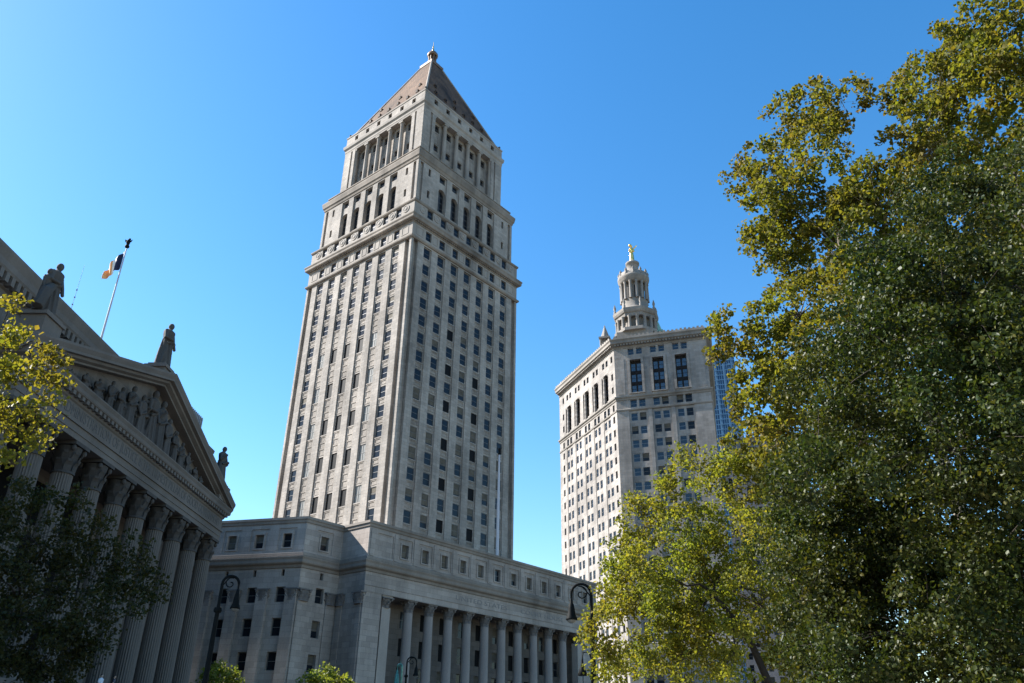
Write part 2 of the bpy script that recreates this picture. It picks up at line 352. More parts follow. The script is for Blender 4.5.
def column(name, parent, x, y, z0, zc, z1, r, mats, flutes=True, n=40, cm=None):
    b = MB(); e = .985
    b.box(-r * 1.35, r * 1.35, -r * 1.35, r * 1.35, z0, z0 + .28 * r)
    b.lathe([(r * 1.32, z0 + .28 * r), (r * 1.36, z0 + .42 * r), (r * 1.15, z0 + .55 * r), (r * 1.25, z0 + .72 * r), (r * 1.04, z0 + .85 * r)], n=24)
    prof = [(r * (1 - .13 * t ** 1.8), z0 + .85 * r + (zc - z0 - .85 * r) * t) for t in np.linspace(0, 1, 7)]
    b.lathe(prof, n=n, smooth=not flutes, flute=.09 if flutes else 0)
    for k in range(1, 4):
        t = k / 4; rr = r * (1 - .13 * t ** 1.8); zz = z0 + (zc - z0) * t
    o = b.build(name, mats, parent); o.location = (x, y, 0)
    c = MB(); capital(c, r * .87, zc, z1); c.build('capital', cm or mats, o)
    return o
# ================================================================== courthouse tower (right of centre-left)
CR = thing('courthouse_building', 'tall pale limestone tower with pyramid roof rising from a colonnaded grey base', 'building', (-21.24, 138.38, 0), R(50.293))
L = 34.66
FR = ((0, 0), (1, 0)); FL = ((0, L), (0, -1)); FB = ((L, 0), (0, 1)); FK = ((L, L), (-1, 0))
W = Windows(CR)
zk = [39.75 + 4.02 * k for k in range(15)]
wx = [4.83 + 4.167 * i for i in range(7)]
b = MB()
for fi, (o, d) in enumerate((FR, FL, FB, FK)):
    rc = [(.6, 1.9, 24, 98.0, .75), (L - 1.9, L - .6, 24, 98.0, .75)]
    if fi < 2:
        for i, x in enumerate(wx):
            col = i if fi == 0 else 6 - i          # column counted from the near corner
            rc.append((x - 1.14, x + 1.14, 24, 97.4, .26))
            rows = []
            if fi == 0 or col in (0, 6): rows = [(z, 1.86, 2.45, None) for z in zk]
            else:
                rows = [(44.4 + 8.03 * j, 1.86, 3.3, 'tall') for j in range(-2, 5)] + [(z, 1.86, 2.45, None) for z in zk[11:]]
                rows.append((80.0, 1.86, 2.45, None)) if col in (2,) else None
            rows = [r_ for r_ in rows if r_]
            zprev = 30
            for (z, w_, h, kd) in sorted(rows):
                # spandrel panels between the openings
                if z - h / 2 - zprev > 1.0:
                    g0, g1 = zprev + .35, z - h / 2 - .3
                    rc.append((x - 1.0, x + 1.0, g0, g1, .20, 1))
                    n = 1 if g1 - g0 < 2 else 3
                    for q in range(n):
                        a0 = g0 + (g1 - g0) * q / n + .14; a1 = g0 + (g1 - g0) * (q + 1) / n - .14; rc.append((x - .68, x + .68, a0, a1, .28, 1))
                rc.append((x - 1.0, x + 1.0, z - h / 2 - .22, z - h / 2, .14))
                rc.append((x - w_ / 2, x + w_ / 2, z - h / 2, z + h / 2, .42)); zprev = z + h / 2
                if kd == 'tall': kk = 'open' if col in (1 + 1, 3, 4) else 'shade'
                elif fi == 0:
                    k = zk.index(z); kk = 'open' if (col == 2 and k % 2 == 0 and k < 11) or (col == 4 and k % 2 == 0 and k < 10) else random.choice(['dark', 'dark', 'dark', 'half'] if k > 6 else ['blind', 'half', 'dark', 'dark', 'dark'])
                    if k > 10: kk = 'dark'
                else: kk = random.choice(['dark', 'dark', 'half'])
                W.add(o, d, x, z, w_ - .02, h - .02, kk, .42)
    b.relief(o, d, 0, L, 24, 98.3, rc)
b.build('tower_wall', [M['tower'], M['spandrel']], CR)
sq = lambda i: [(i, i), (L - i, i), (L - i, L - i), (i, L - i)]
# frieze band, first cornice
b = MB(); fr = []
for fi, (o, d) in enumerate((FR, FL, FB, FK)):
    rc = []
    for i, x in enumerate(wx):
        rc.append((x - .86, x + .86, 99.15, 101.4, .36))
        if fi < 2: W.add(o, d, x, 100.28, 1.7, 2.22, 'dark', .36)
        if i < 6: rc += [(x + 1.3, x + 2.87, 99.2, 101.35, -.07), (x + 1.5, x + 2.67, 99.4, 101.15, .0)]
    rc += [(1.2, 3.3, 99.2, 101.35, -.07), (1.45, 3.05, 99.45, 101.1, 0), (L - 3.3, L - 1.2, 99.2, 101.35, -.07), (L - 3.05, L - 1.45, 99.45, 101.1, 0)]
    b.relief(o, d, 0, L, 98.3, 102.2, rc)
    rc = []
    for i, x in enumerate(wx):
        rc.append((x - .86, x + .86, 104.9, 107.15, .36))
        if fi < 2: W.add(o, d, x, 106.03, 1.7, 2.22, 'dark', .36)
    b.relief(o, d, 0, L, 103.6, 107.5, rc)
    nrm = Vector((d[1], -d[0], 0)); dv = Vector((d[0], d[1], 0))
    for x in [wx[0] - 2.3] + [q + 2.083 for q in wx[:6]] + [wx[6] + 2.3]:      # round medallions
        c0 = Vector((o[0], o[1], 0)) + dv * x
        ring = [(c0 + dv * (rr * math.cos(t)) + nrm * hh + Vector((0, 0, 106.1 + rr * math.sin(t)))) for rr, hh in ((.95, 0), (.95, .12), (.72, .12), (.6, .03), (.3, .16), (.01, .18)) for t in np.linspace(0, 2 * math.pi, 16, endpoint=False)]
        b.add(ring, [(i * 16 + j, i * 16 + (j + 1) % 16, (i + 1) * 16 + (j + 1) % 16, (i + 1) * 16 + j) for i in range(5) for j in range(16)], 0)
b.build('frieze_wall', M['towerp'], CR)
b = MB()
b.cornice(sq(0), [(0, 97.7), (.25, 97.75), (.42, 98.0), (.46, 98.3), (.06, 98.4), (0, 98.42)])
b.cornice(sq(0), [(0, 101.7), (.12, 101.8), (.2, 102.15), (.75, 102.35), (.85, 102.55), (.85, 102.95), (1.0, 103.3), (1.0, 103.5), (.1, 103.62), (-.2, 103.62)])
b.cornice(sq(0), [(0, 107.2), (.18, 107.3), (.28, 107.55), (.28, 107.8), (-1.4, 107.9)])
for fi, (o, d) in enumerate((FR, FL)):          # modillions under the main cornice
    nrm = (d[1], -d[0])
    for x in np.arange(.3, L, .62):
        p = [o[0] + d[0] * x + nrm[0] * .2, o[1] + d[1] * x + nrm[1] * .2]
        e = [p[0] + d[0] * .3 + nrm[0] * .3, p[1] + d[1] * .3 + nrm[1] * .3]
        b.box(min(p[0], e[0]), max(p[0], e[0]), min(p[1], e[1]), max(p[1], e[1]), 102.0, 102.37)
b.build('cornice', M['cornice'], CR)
# arcade stage
I2 = 1.0; b = MB(); ax = wx[1:6]
for fi, (o, d) in enumerate((FR, FL, FB, FK)):
    nrm = (d[1], -d[0]); o2 = (o[0] - nrm[0] * I2, o[1] - nrm[1] * I2)
    rc = [(1.7, 2.6, 107.8, 119.6, .5), (L - 2.6, L - 1.7, 107.8, 119.6, .5)]; arcs = []
    for x in ax:
        rc += [(x - 1.25, x + 1.25, 107.8, 119.6, .3)]
        rc += [(x - 1.18, x + 1.18, 109.7, 116.0, 1.05), (x - .9, x + .9, 117.75, 119.45, .7), (x - 1.1, x + 1.1, 116.3, 117.4, .3)]
        arcs.append((x, 114.82, 1.18, 1.3))
        if fi < 2:
            W.add(o2, d, x, 112.85, 2.34, 6.28, 'arch', 1.05); W.add(o2, d, x, 118.6, 1.78, 1.68, 'dark', .7)
    for x in (wx[0] - .2, wx[6] + .2):
        for z in (112.0, 118.0):
            rc.append((x - .36, x + .36, z - 1.0, z + 1.0, .5))
            if fi < 2: W.add(o2, d, x, z, .7, 1.98, 'slit', .5)
    rc2 = [r_ for r_ in rc]
    b.relief(o2, d, I2, L - I2, 107.8, 120.4, rc2)
    for (x, zt, r, t) in arcs:                     # arch heads sit in the recessed strip
        q2 = (o2[0] - nrm[0] * .3, o2[1] - nrm[1] * .3)
        b.relief(q2, d, x, x, 0, 0, [], arches=[(x, zt, r, 1.0)]) if False else None
        for sgn in (-1, 1):
            P = lambda a, z, t_: (q2[0] + d[0] * a - nrm[0] * t_, q2[1] + d[1] * a - nrm[1] * t_, z)
            pts = [(x + sgn * r * math.cos(g), zt + r * math.sin(g)) for g in np.linspace(0, math.pi / 2, 7)]
            vs = [P(a, z, -.004) for a, z in pts] + [P(x + sgn * r, zt + r, -.004)] + [P(a, z, 1.0) for a, z in pts]
            b.add(vs, [(7, i, i + 1) for i in range(6)] + [(i, i + 1, 9 + i, 8 + i) for i in range(6)], 0)
b.build('arcade_wall', M['tower'], CR)
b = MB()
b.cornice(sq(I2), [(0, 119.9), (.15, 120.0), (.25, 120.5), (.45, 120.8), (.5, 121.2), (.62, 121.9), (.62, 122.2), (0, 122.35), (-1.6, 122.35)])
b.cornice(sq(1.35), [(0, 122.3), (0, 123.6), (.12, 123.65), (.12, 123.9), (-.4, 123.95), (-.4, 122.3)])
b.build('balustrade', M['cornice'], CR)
def urn(x, y, z, s=1.):
    u_ = MB(); u_.box(-.5 * s, .5 * s, -.5 * s, .5 * s, 0, .9 * s); u_.lathe([(.25 * s, .9 * s), (.3 * s, 1.05 * s), (.5 * s, 1.5 * s), (.55 * s, 1.9 * s), (.35 * s, 2.1 * s), (.1 * s, 2.4 * s)], n=12)
    q = u_.build('urn', M['bronze_stone'], CR); q.location = (x, y, z)
for x, y in ((I2 + .9, I2 + .9), (L - I2 - .9, I2 + .9), (I2 + .9, L - I2 - .9)): urn(x, y, 122.3, .8)
# colonnade stage
I3 = 3.1; b = MB()
for fi, (o, d) in enumerate((FR, FL, FB, FK)):
    nrm = (d[1], -d[0]); o3 = (o[0] - nrm[0] * I3, o[1] - nrm[1] * I3)
    rc = [(I3 + 2.4, I3 + 3.0, 123, 138.2, .35), (L - I3 - 3.0, L - I3 - 2.4, 123, 138.2, .35), (7.1, L - 7.1, 123, 138.2, 1.5)]
    for x in ax:
        rc += [(x - .92, x + .92, 135.1, 137.2, 1.9), (x - .92, x + .92, 129.3, 131.1, 1.9), (x - .85, x + .85, 131.4, 134.9, 1.42), (x - .6, x + .6, 131.7, 134.6, 1.5)]
        if fi < 2: W.add(o3, d, x, 136.15, 1.82, 2.08, 'dark', 1.9); W.add(o3, d, x, 130.2, 1.82, 1.78, 'dark', 1.9)
    b.relief(o3, d, I3, L - I3, 122.3, 138.3, rc)
    rc = []
    for x in [wx[0] + 2.083 + 4.167 * i for i in range(6)][0:6]: pass
    for i in range(6):
        x = 6.91 + 4.167 * i; rc.append((x - .6, x + .6, 141.4, 142.8, .6))
        if fi < 2: W.add(o3, d, x, 142.1, 1.18, 1.38, 'small', .6)
    b.relief(o3, d, I3, L - I3, 140.7, 143.6, rc)
b.build('colonnade_wall', M['tower'], CR)
b = MB()
b.cornice(sq(I3), [(-2.2, 138.1), (0, 138.1), (.05, 138.6), (.1, 138.65), (.12, 139.3), (.3, 139.6), (.42, 139.75), (.5, 140.4), (.5, 140.65), (0, 140.75), (-.3, 140.75)])
b.cornice(sq(I3), [(0, 143.3), (.12, 143.4), (.15, 143.75), (-.6, 143.8), (-.9, 143.8)])
b.build('entablature', M['towerp'], CR)
for x, y in ((I3 + .5, I3 + .5), (L - I3 - .5, I3 + .5), (I3 + .5, L - I3 - .5)): urn(x, y, 143.7, .6)
cb = MB(); cb.lathe([(.62, 124), (.6, 124.4), (.55, 130), (.47, 137.2), (.6, 137.4), (.62, 137.6)], n=16); cb.box(-.68, .68, -.68, .68, 137.6, 138.1)
c0 = None
for fi, (o, d) in enumerate((FR, FL)):
    nrm = (d[1], -d[0])
    for i in range(6):
        x = 6.91 + 4.167 * i; t = I3 + .72
        p = (o[0] + d[0] * x - nrm[0] * t, o[1] + d[1] * x - nrm[1] * t, 0)
        if c0 is None: c0 = cb.build('loggia_column', M['towerp'], CR); c0.location = p
        else: dup(c0, CR, p)
# pyramid roof
b = MB(); cx = L / 2; h0, h1 = cx - 3.7, 1.9
pv = [(cx + sx * h, cx + sy * h, z) for h, z in ((h0, 143.8), (h0 - .6, 145.0), (h1, 171.2)) for sx, sy in ((-1, -1), (1, -1), (1, 1), (-1, 1))]
b.add(pv, [(0, 1, 5, 4), (1, 2, 6, 5), (2, 3, 7, 6), (3, 0, 4, 7), (4, 5, 9, 8), (5, 6, 10, 9), (6, 7, 11, 10), (7, 4, 8, 11), (8, 9, 10, 11)])
b.build('pyramid_roof', M['tile'], CR)
b = MB()
for i in range(4):
    p, q = Vector(pv[4 + i]), Vector(pv[8 + i]); b.tube([p, q], [.28, .25], 6)
b.build('hip_ridge', M['towerp'], CR)
b = MB(); b.box(-.35, .35, -.15, 1.2, 0, 1.0); b.box(-.24, .24, -.17, -.1, .12, .85, 1); dm = None
for fi in range(2):
    for (row, cnt) in ((.1, 6), (.27, 3)):
        for i in range(cnt):
            z = 145 + 26.2 * row; hw = h0 - .6 - (h0 - .6 - h1) * row; a = -hw * .72 + 2 * hw * .72 * i / (cnt - 1)
            if dm is None: dm = b.build('dormer', [M['tile'], M['g_open']], CR); q = dm
            else: q = dm.copy(); COL.objects.link(q); q.parent = CR
            q.location = (cx + a, cx - hw, z) if fi == 0 else (cx - hw, cx + a, z); q.rotation_euler = (0, 0, 0 if fi == 0 else -math.pi / 2)
b = MB(); b.box(cx - 2.3, cx + 2.3, cx - 2.3, cx + 2.3, 170.7, 171.6); b.box(cx - 1.5, cx + 1.5, cx - 1.5, cx + 1.5, 171.6, 172.8)
b.lathe([(1.25, 172.8), (1.25, 173.2)], (cx, cx), 16)
for i in range(8):
    a = i * math.pi / 4 + .39; b.lathe([(.2, 173.2), (.2, 175.6)], (cx + 1.0 * math.cos(a), cx + 1.0 * math.sin(a)), 8)
b.lathe([(.6, 173.2), (.6, 175.6)], (cx, cx), 10)
b.lathe([(1.35, 175.6), (1.5, 175.8), (1.5, 176.3), (1.2, 176.4), (1.1, 177.0), (.5, 177.7), (.25, 178.0)], (cx, cx), 16)
LT = b.build('lantern', plain('lantern_gilt_stone', (.17, .105, .06), .5, .2), CR)
b = MB(); b.lathe([(.22, 178.0), (.3, 178.5), (.14, 178.9), (.2, 179.4), (.07, 180.0), (.03, 181.5)], (cx, cx), 8); b.build('finial', M['gold'], LT)
# ---- base of the courthouse
BX0, BX1, BY0, BY1, IX = -15.64, 43.4, -14., -8.08, -22.5
_a = R(90 - 50.293 + 75.5); wl = Vector((math.cos(_a), math.sin(_a))); WE = Vector((IX, BY1)) + wl * 46
poly = [(IX, BY1), (BX0, BY1), (BX0, BY0), (BX1, BY0), (BX1, 48), (WE.x + 20, 48), (WE.x, WE.y)]
b = MB()
def bel(p, q): p = Vector(p); q = Vector(q); return (tuple(p), tuple((q - p).normalized()), (q - p).length)
GF = bel((BX0, BY0), (BX1, BY0)); GR = bel((BX0, BY1), (BX0, BY0)); GS = bel((IX, BY1), (BX0, BY1)); GW = bel(WE, (IX, BY1))
fx = [7.4 + 4.36 * k for k in range(12)]; colx = [9.86 + 4.36 * k for k in range(10)]
# attic storey
for (o, d, ln), xs_, kind in ((GF, fx, 0), (GR, [], 1), (GS, [3.6], 2), (GW, [46 - 2.85 - 4.5 * k for k in range(7)], 3)):
    rc = []
    for x in xs_:
        if x > ln - 1: continue
        rc += [(x - 1.45, x + 1.45, 27.75, 31.0, .12), (x - .95, x + .95, 28.0, 30.45, .0), (x - .7, x + .7, 28.2, 30.2, .45)]
        if kind == 0: rc += [(x + 1.75, x + 2.6, 27.5, 31.4, -.1)]
        W.add(o, d, x, 29.2, 1.38, 1.98, random.choice(['dark', 'half', 'blind']), .45)
    if kind == 0:
        rc += [(1.7, 4.9, 27.75, 31.0, .12), (.35, 1.3, 27.5, 31.4, -.1), (5.1, 5.75, 27.5, 31.4, -.1)]
    b.relief(o, d, 0, ln, 26.6, 32.0, rc)
# wall below
ZB = 0.
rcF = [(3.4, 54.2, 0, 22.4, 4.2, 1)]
for i, x in enumerate([colx[0] - 2.18 + 4.36 * k for k in range(11)]):
    for z in (20.2, 16.2, 12.2, 8.0):
        rcF.append((x - .8, x + .8, z - 1.3, z + 1.3, 4.6)); W.add(GF[0], GF[1], x, z, 1.58, 2.58, random.choice(['open', 'open', 'dark', 'half']), 4.6)
b.relief(GF[0], GF[1], 0, GF[2], ZB, 22.4, rcF)
rc = [(.3, 1.5, 0, 22.3, -.15), (4.4, 5.6, 0, 22.3, -.15)]
b.relief(GR[0], GR[1], 0, GR[2], ZB, 25.7, rc)
rc = [(.0, 1.9, 0, 22.4, -.16), (4.95, 6.5, 0, 22.4, -.16)]
for z, hh, ww in ((21.8, 2.1, 1.4), (17.25, 2.3, 1.4), (12.8, 2.3, 1.4), (8.3, 2.3, 1.4), (24.5, .95, .55)):
    rc.append((3.75 - ww / 2, 3.75 + ww / 2, z - hh / 2, z + hh / 2, .5)); W.add(GS[0], GS[1], 3.75, z, ww - .02, hh - .02, 'half' if ww > 1 and z < 18 else ('dark' if ww > 1 else 'small'), .5)
b.relief(GS[0], GS[1], 0, GS[2], ZB, 25.7, rc)
rc = []
for k in range(10):
    x = 46 - .9 - 4.5 * k; rc.append((x - .85, x + .85, 0, 22.4, -.45))
    x = 46 - 2.75 - 4.5 * k
    for z, hh, ww in ((21.6, 2.1, 1.5), (17.25, 2.4, 1.5), (12.85, 2.4, 1.5), (8.4, 2.4, 1.5), (24.6, .9, .5)):
        if x < 1: continue
        rc.append((x - ww / 2, x + ww / 2, z - hh / 2, z + hh / 2, .5)); W.add(GW[0], GW[1], x, z, ww - .02, hh - .02, 'dark' if ww > 1 else 'small', .5)
b.relief(GW[0], GW[1], 0, GW[2], ZB, 25.7, rc)
for p, q in (((BX1, BY0), (BX1, 48)),): g = bel(p, q); b.relief(g[0], g[1], 0, g[2], 0, 32, [])
b.add([(x, y, 32.0) for x, y in poly], [tuple(range(len(poly)))])
b.add([(x, y, 22.38) for x, y in ((BX0 + .4, BY0 + .3), (BX1 - .4, BY0 + .3), (BX1 - .4, BY0 + 4.4), (BX0 + .4, BY0 + 4.4))], [(0, 1, 2, 3)])
b.relief(GF[0], GF[1], 0, GF[2], 22.4, 25.7, [(0, 59, 22.4, 22.9, -.06), (0, 59, 23.3, 23.45, -.1), (0, 59, 22.9, 23.3, -.03)])
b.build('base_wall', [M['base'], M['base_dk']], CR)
b = MB(); op = [tuple(WE), (IX, BY1), (BX0, BY1), (BX0, BY0), (BX1, BY0), (BX1, 48)]
b.cornice(op, [(0, 25.2), (.15, 25.25), (.25, 25.6), (.6, 25.8), (.68, 25.95), (.7, 26.3), (.85, 26.6), (.85, 26.75), (.05, 26.95), (0, 27.0)], closed=False)
b.cornice(op, [(0, 31.6), (.14, 31.7), (.2, 32.0), (.34, 32.15), (.34, 32.5), (-.5, 32.6), (-.5, 32.0)], closed=False)
b.cornice(op, [(0, 26.9), (.22, 26.95), (.22, 27.35), (.05, 27.45), (0, 27.45)], closed=False)
b.build('base_cornice', M['base_soffit'], CR)
c0 = None
for x in colx:
    p = (BX0 + x, BY0 + 1.05, 0)
    if c0 is None: c0 = column('column', CR, p[0], p[1], 5.0, 20.75, 22.4, .78, M['base_col'], flutes=False, n=28, cm=M['capb'])  # capitals in a darker tone than the shafts
    else: dup(c0, CR, p)
for x in (4.7, 53.6):
    b = MB(); b.box(BX0 + x - .85, BX0 + x + .85, BY0 + .25, BY0 + 1.6, 5, 20.75); b.box(BX0 + x - 1.05, BX0 + x + 1.05, BY0 + .12, BY0 + 1.7, 22.1, 22.4)
    q = b.build('pilaster', M['basep'], CR); b = MB(); capital(b, .8, 20.75, 22.15); c = b.build('capital', M['capb'], q); c.location = (BX0 + x, BY0 + .93, 0)
cb = MB(); capital(cb, .62, 20.8, 22.4)
for (g, xs_) in ((GS, (.95, 5.7)), (GW, [46 - .9 - 4.5 * k for k in range(5)]), (GR, (.9, 5.0))):
    for x in xs_:
        q = cb.build('pilaster_capital', M['capb'], CR); nrm = (g[1][1], -g[1][0]); q.location = (g[0][0] + g[1][0] * x + nrm[0] * .1, g[0][1] + g[1][1] * x + nrm[1] * .1, 0); q.rotation_euler = (0, 0, math.atan2(g[1][1], g[1][0])); q.scale = (1.25, .6, 1)
# shields on the corner pier
b = MB(); b.box(BX0 - .3, BX1 + .3, BY0 - 5, BY0 + 4.2, 0, 5.0)
for k in range(12): b.box(BX0 + 3, BX1 - 3, BY0 - 5 - .38 * (k + 1), BY0 - 5 - .38 * k, 0, 5 - .4 * (k + 1))
b.build('steps', M['base'], CR)
text_mesh('inscription', 'UNITED STATES', .74, 12.8, M['letters'], CR, (BX0 + 19.05, BY0), (1, 0), 23.85)
text_mesh('inscription', 'COURT HOUSE', .74, 12.4, M['letters'], CR, (BX0 + 35.6, BY0), (1, 0), 23.85)
W.build()
# ================================================================== columned court house (left, in shade)
SC = thing('columned_courthouse', 'shaded granite courthouse with fluted columns and a sculpted pediment, left edge', 'building', (-34.5, 0, 0), math.atan2(.9998, .01972))
XL, XR, XC = 49.8, 90.8, 70.3
b = MB(); HX = [(43, 6.5), (97, 6.5), (124, 53.3), (97, 100), (43, 100), (16, 53.3)]
rc = []
for k in range(12):
    x = 1.5 + 4.7 * k; rc += [(x, x + 1.2, 4, 33.2, -.3)]
    x2 = x + 2.95; rc += [(x2 - .9, x2 + .9, 29.0, 31.6, .4)]
b.relief(HX[0], (1, 0), 0, 54, 0, 34.3, rc)
for i in range(1, 6):
    p, q = Vector(HX[i]), Vector(HX[(i + 1) % 6]); d = (q - p).normalized(); b.relief(tuple(p), tuple(d), 0, (q - p).length, 0, 34.3, [])
b.add([(x, y, 35.5) for x, y in HX], [tuple(range(6))])
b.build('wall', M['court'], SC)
SW = Windows(SC)
for k in range(11): SW.add(HX[0], (1, 0), 1.5 + 4.7 * k + 2.95, 30.3, 1.78, 2.58, 'dark', .4)
for k in range(9):
    for z in (20.0, 15.2, 9.0): SW.add((0, 6.5), (1, 0), 53.0 + 4.33 * k, z, 2.7, 3.6 if z > 12 else 7.0, 'open', .0)  # dark panes added behind the columns to stand in for portico shade
SW.build()
b = MB()
b.cornice(HX, [(0, 32.8), (.15, 32.9), (.2, 33.5), (.4, 33.6), (.4, 34.2), (.95, 34.4), (1.05, 34.6), (1.05, 35.1), (1.25, 35.8), (1.25, 36.0), (0, 36.2), (-1, 36.2)])
for x in np.arange(43.2, 97, .78): b.box(x, x + .42, 5.5, 6.12, 33.65, 34.42)
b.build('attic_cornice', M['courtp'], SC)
b = MB(); b.box(XL - 1.6, XR + 1.6, -2.7, 6.5, 0, 5.6)
for k in range(16): b.box(XL - .5, XR + .5, -2.7 - .42 * (k + 1), -2.7 - .42 * k, 0, 5.6 - .33 * (k + 1))
b.build('steps', M['court'], SC)
b = MB()
for z0, z1, o_, m_ in ((22.9, 23.35, 0, 0), (23.35, 23.9, .07, 0), (23.9, 24.02, .2, 0), (24.02, 25.55, .0, 0)):
    b.box(XL - o_, XR + o_, -o_, 6.5 - .003, z0, z1)
b.build('entablature', M['courtp'], SC)
b = MB(); pp = [(XL, 6.4), (XL, 0), (XR, 0), (XR, 6.4)]
b.cornice(pp, [(0, 25.3), (.12, 25.4), (.2, 25.75), (.55, 25.9), (.6, 26.0), (.62, 26.25), (.75, 26.5), (.75, 26.6), (-2, 26.65)], closed=False)
for x in np.arange(XL + .1, XR, .7): b.box(x, x + .38, -.5, -.1, 25.56, 25.93)
# raking cornice
apz, tipz = 33.3, 26.62; hw = (XR - XL) / 2 + .75; ang = math.atan2(apz - tipz, hw)
for sgn in (-1, 1):
    prof = [(-.75, 0.0), (-.75, .2), (-.9, .55), (-.9, .75), (.6, .8), (2.2, .8), (2.2, -.55), (0.05, -.55), (.02, -.4), (-.35, -.25), (-.4, -.05)]
    vs = []
    for (x, z) in ((XC + sgn * (hw + .1), tipz - .05), (XC, apz)):
        vs += [(x, y, z + q) for y, q in prof]
    n = len(prof); b.add(vs, [(i, (i + 1) % n, n + (i + 1) % n, n + i) for i in range(n)] + [tuple(range(n)), tuple(range(2 * n - 1, n - 1, -1))])
b.build('pediment_cornice', M['courtp'], SC)
b = MB(); b.add([(XL, .95, 26.6), (XR, .95, 26.6), (XC, .95, 33.2)], [(0, 1, 2)])
b.add([(XL - .4, .9, 26.6), (XR + .4, .9, 26.6), (XC, .9, 33.9), (XL - .4, 6.6, 26.6), (XR + .4, 6.6, 26.6), (XC, 6.6, 33.9)], [(0, 2, 5, 3), (1, 4, 5, 2)])
TY = b.build('tympanum', M['court'], SC)
c0 = None
for k in range(10):
    p = (50.83 + 4.33 * k, 1.0, 0)
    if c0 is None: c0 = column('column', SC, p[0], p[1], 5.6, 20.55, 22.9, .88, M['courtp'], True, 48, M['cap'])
    else: dup(c0, SC, p)
text_mesh('inscription', 'THE TRUE ADMINISTRATION OF JUSTICE IS THE FIRMEST PILLAR OF GOOD GOVERNMENT', .86, 39.4, M['letters_d'], SC, (XL + .8, 0), (1, 0), 24.35)
def figure(b, x, y, z, h, pose=0, sc=1.):
    """draped standing figure, one run of overlapping lumps that a remesh turns into a single skin"""
    r = h * .13 * sc
    b.lathe([(r * 1.25, z), (r * 1.2, z + .1 * h), (r * .95, z + .35 * h), (r * .85, z + .5 * h), (r * .8, z + .6 * h), (r * 1.0, z + .72 * h), (r * 1.05, z + .79 * h), (r * .45, z + .845 * h), (r * .3, z + .87 * h)], (x, y), 14, ell=.75)
    for i in range(11):
        a = i * .571; q_ = .35 * math.sin(i * 2.3 + pose); b.tube([(x + r * 1.2 * math.cos(a), y + r * .95 * math.sin(a), z), (x + r * 1.0 * math.cos(a + q_), y + r * .78 * math.sin(a + q_), z + .35 * h), (x + r * .8 * math.cos(a + q_ * 1.6), y + r * .65 * math.sin(a + q_ * 1.6), z + .62 * h)], [r * .2, r * .17, r * .08], 5)
    b.tube([(x - r * .9, y - r * .5, z + .5 * h), (x, y - r * .95, z + .56 * h), (x + r * .8, y - r * .4, z + .74 * h)], [r * .18, r * .2, r * .16], 6)
    b.ball((x, y - r * .1, z + .925 * h), (h * .055, h * .062, h * .075), 10, 7)
    for sg in (-1, 1):
        e = (x + sg * r * 1.3, y - r * .3, z + .6 * h)
        hd = [(x + sg * r * .5, y - r * 1.0, z + .58 * h), (x + sg * r * 1.15, y - r * .7, z + .47 * h), (x + sg * r * 1.0, y - r * 1.1, z + .72 * h)][(pose + (sg > 0)) % 3]
        b.tube([(x + sg * r * .85, y, z + .79 * h), e, hd], [r * .36, r * .3, r * .22], 7); b.ball(hd, r * .24, 6, 5)
b = MB(); k = 0
for x in np.arange(XL + 3.2, XR - 3, .98):
    av = (1 - abs(x - XC) / (hw)) * (apz - 26.6) - .85
    if av < .8: continue
    hgt = min(av * .97, 5.2) * random.uniform(.82, 1.0) if abs(x - XC) > 2 else av * .95
    figure(b, x + random.uniform(-.25, .25), .75 - .35 * (k % 2), 26.62, hgt * (1 if k % 2 else .82), k % 3, 1.0 if hgt > 2.5 else 1.5); k += 1
o = b.build('relief_sculpture', M['cap'], TY)
def remesh(o, v): q = o.modifiers.new('skin', 'REMESH'); q.mode = 'VOXEL'; q.voxel_size = v; q.use_smooth_shade = True
remesh(o, .06)
# rooftop louvre screen and statues
b = MB(); b.box(88.6, 95.2, 6.5, 11, 36.0, 39.3, 0)
for x in np.arange(88.7, 95.2, .5): b.box(x, x + .16, 6.38, 6.5, 36.25, 39.35, 1)
b.build('roof_screen', [plain('roof_screen_metal', (.12, .12, .13), .6), M['louvre']], SC)
scm = Matrix.Translation(SC.location) @ Matrix.Rotation(SC.rotation_euler.z, 4, 'Z')
def statue(x, y, zp, zs, h, label, pose, extra=0):
    p = scm @ Vector((x, y, 0))
    t = thing('stone_statue', label, 'statue', (p.x, p.y, zp), SC.rotation_euler.z, 'stone statues along the pediment')
    q = MB(); q.box(-1.15, 1.15, -.9, .9, 0, zs - zp - .5); q.box(-1.35, 1.35, -1.05, 1.05, zs - zp - .5, zs - zp - .25); q.box(-1.05, 1.05, -.85, .85, zs - zp - .25, zs - zp)
    q.build('pedestal', M['courtp'], t)
    q = MB(); figure(q, 0, 0, zs - zp - .05, h, pose, 1.0 if extra == 1 else 1.08)
    if extra == 1:
        figure(q, -.75, .1, zs - zp - .05, h * .8, 1, .75); q.tube([(-1.5, -.3, zs - zp), (-1.0, -.3, zs - zp + h * .35), (-.4, -.2, zs - zp + h * .5)], [.4, .4, .3], 7)
    if extra == 2: q.ball((.55, -.35, zs - zp + h * .55), (.28, .24, .3)); q.tube([(-.6, .2, zs - zp), (-.5, .2, zs - zp + h * .4)], [.3, .2], 6)
    o = q.build('carved_figure', M['bronze_stone'], t); remesh(o, .045)
statue(51.6, .9, 27.2, 30.0, 4.6, 'weathered stone statue of two draped figures on the left end of the pediment', 0, 1)
statue(69.9, .6, 33.4, 34.6, 4.8, 'draped standing stone statue on the peak of the pediment', 0, 2)
statue(89.0, .6, 27.0, 29.0, 4.5, 'draped stone statue holding an object on the low right corner of the pediment', 2, 2)
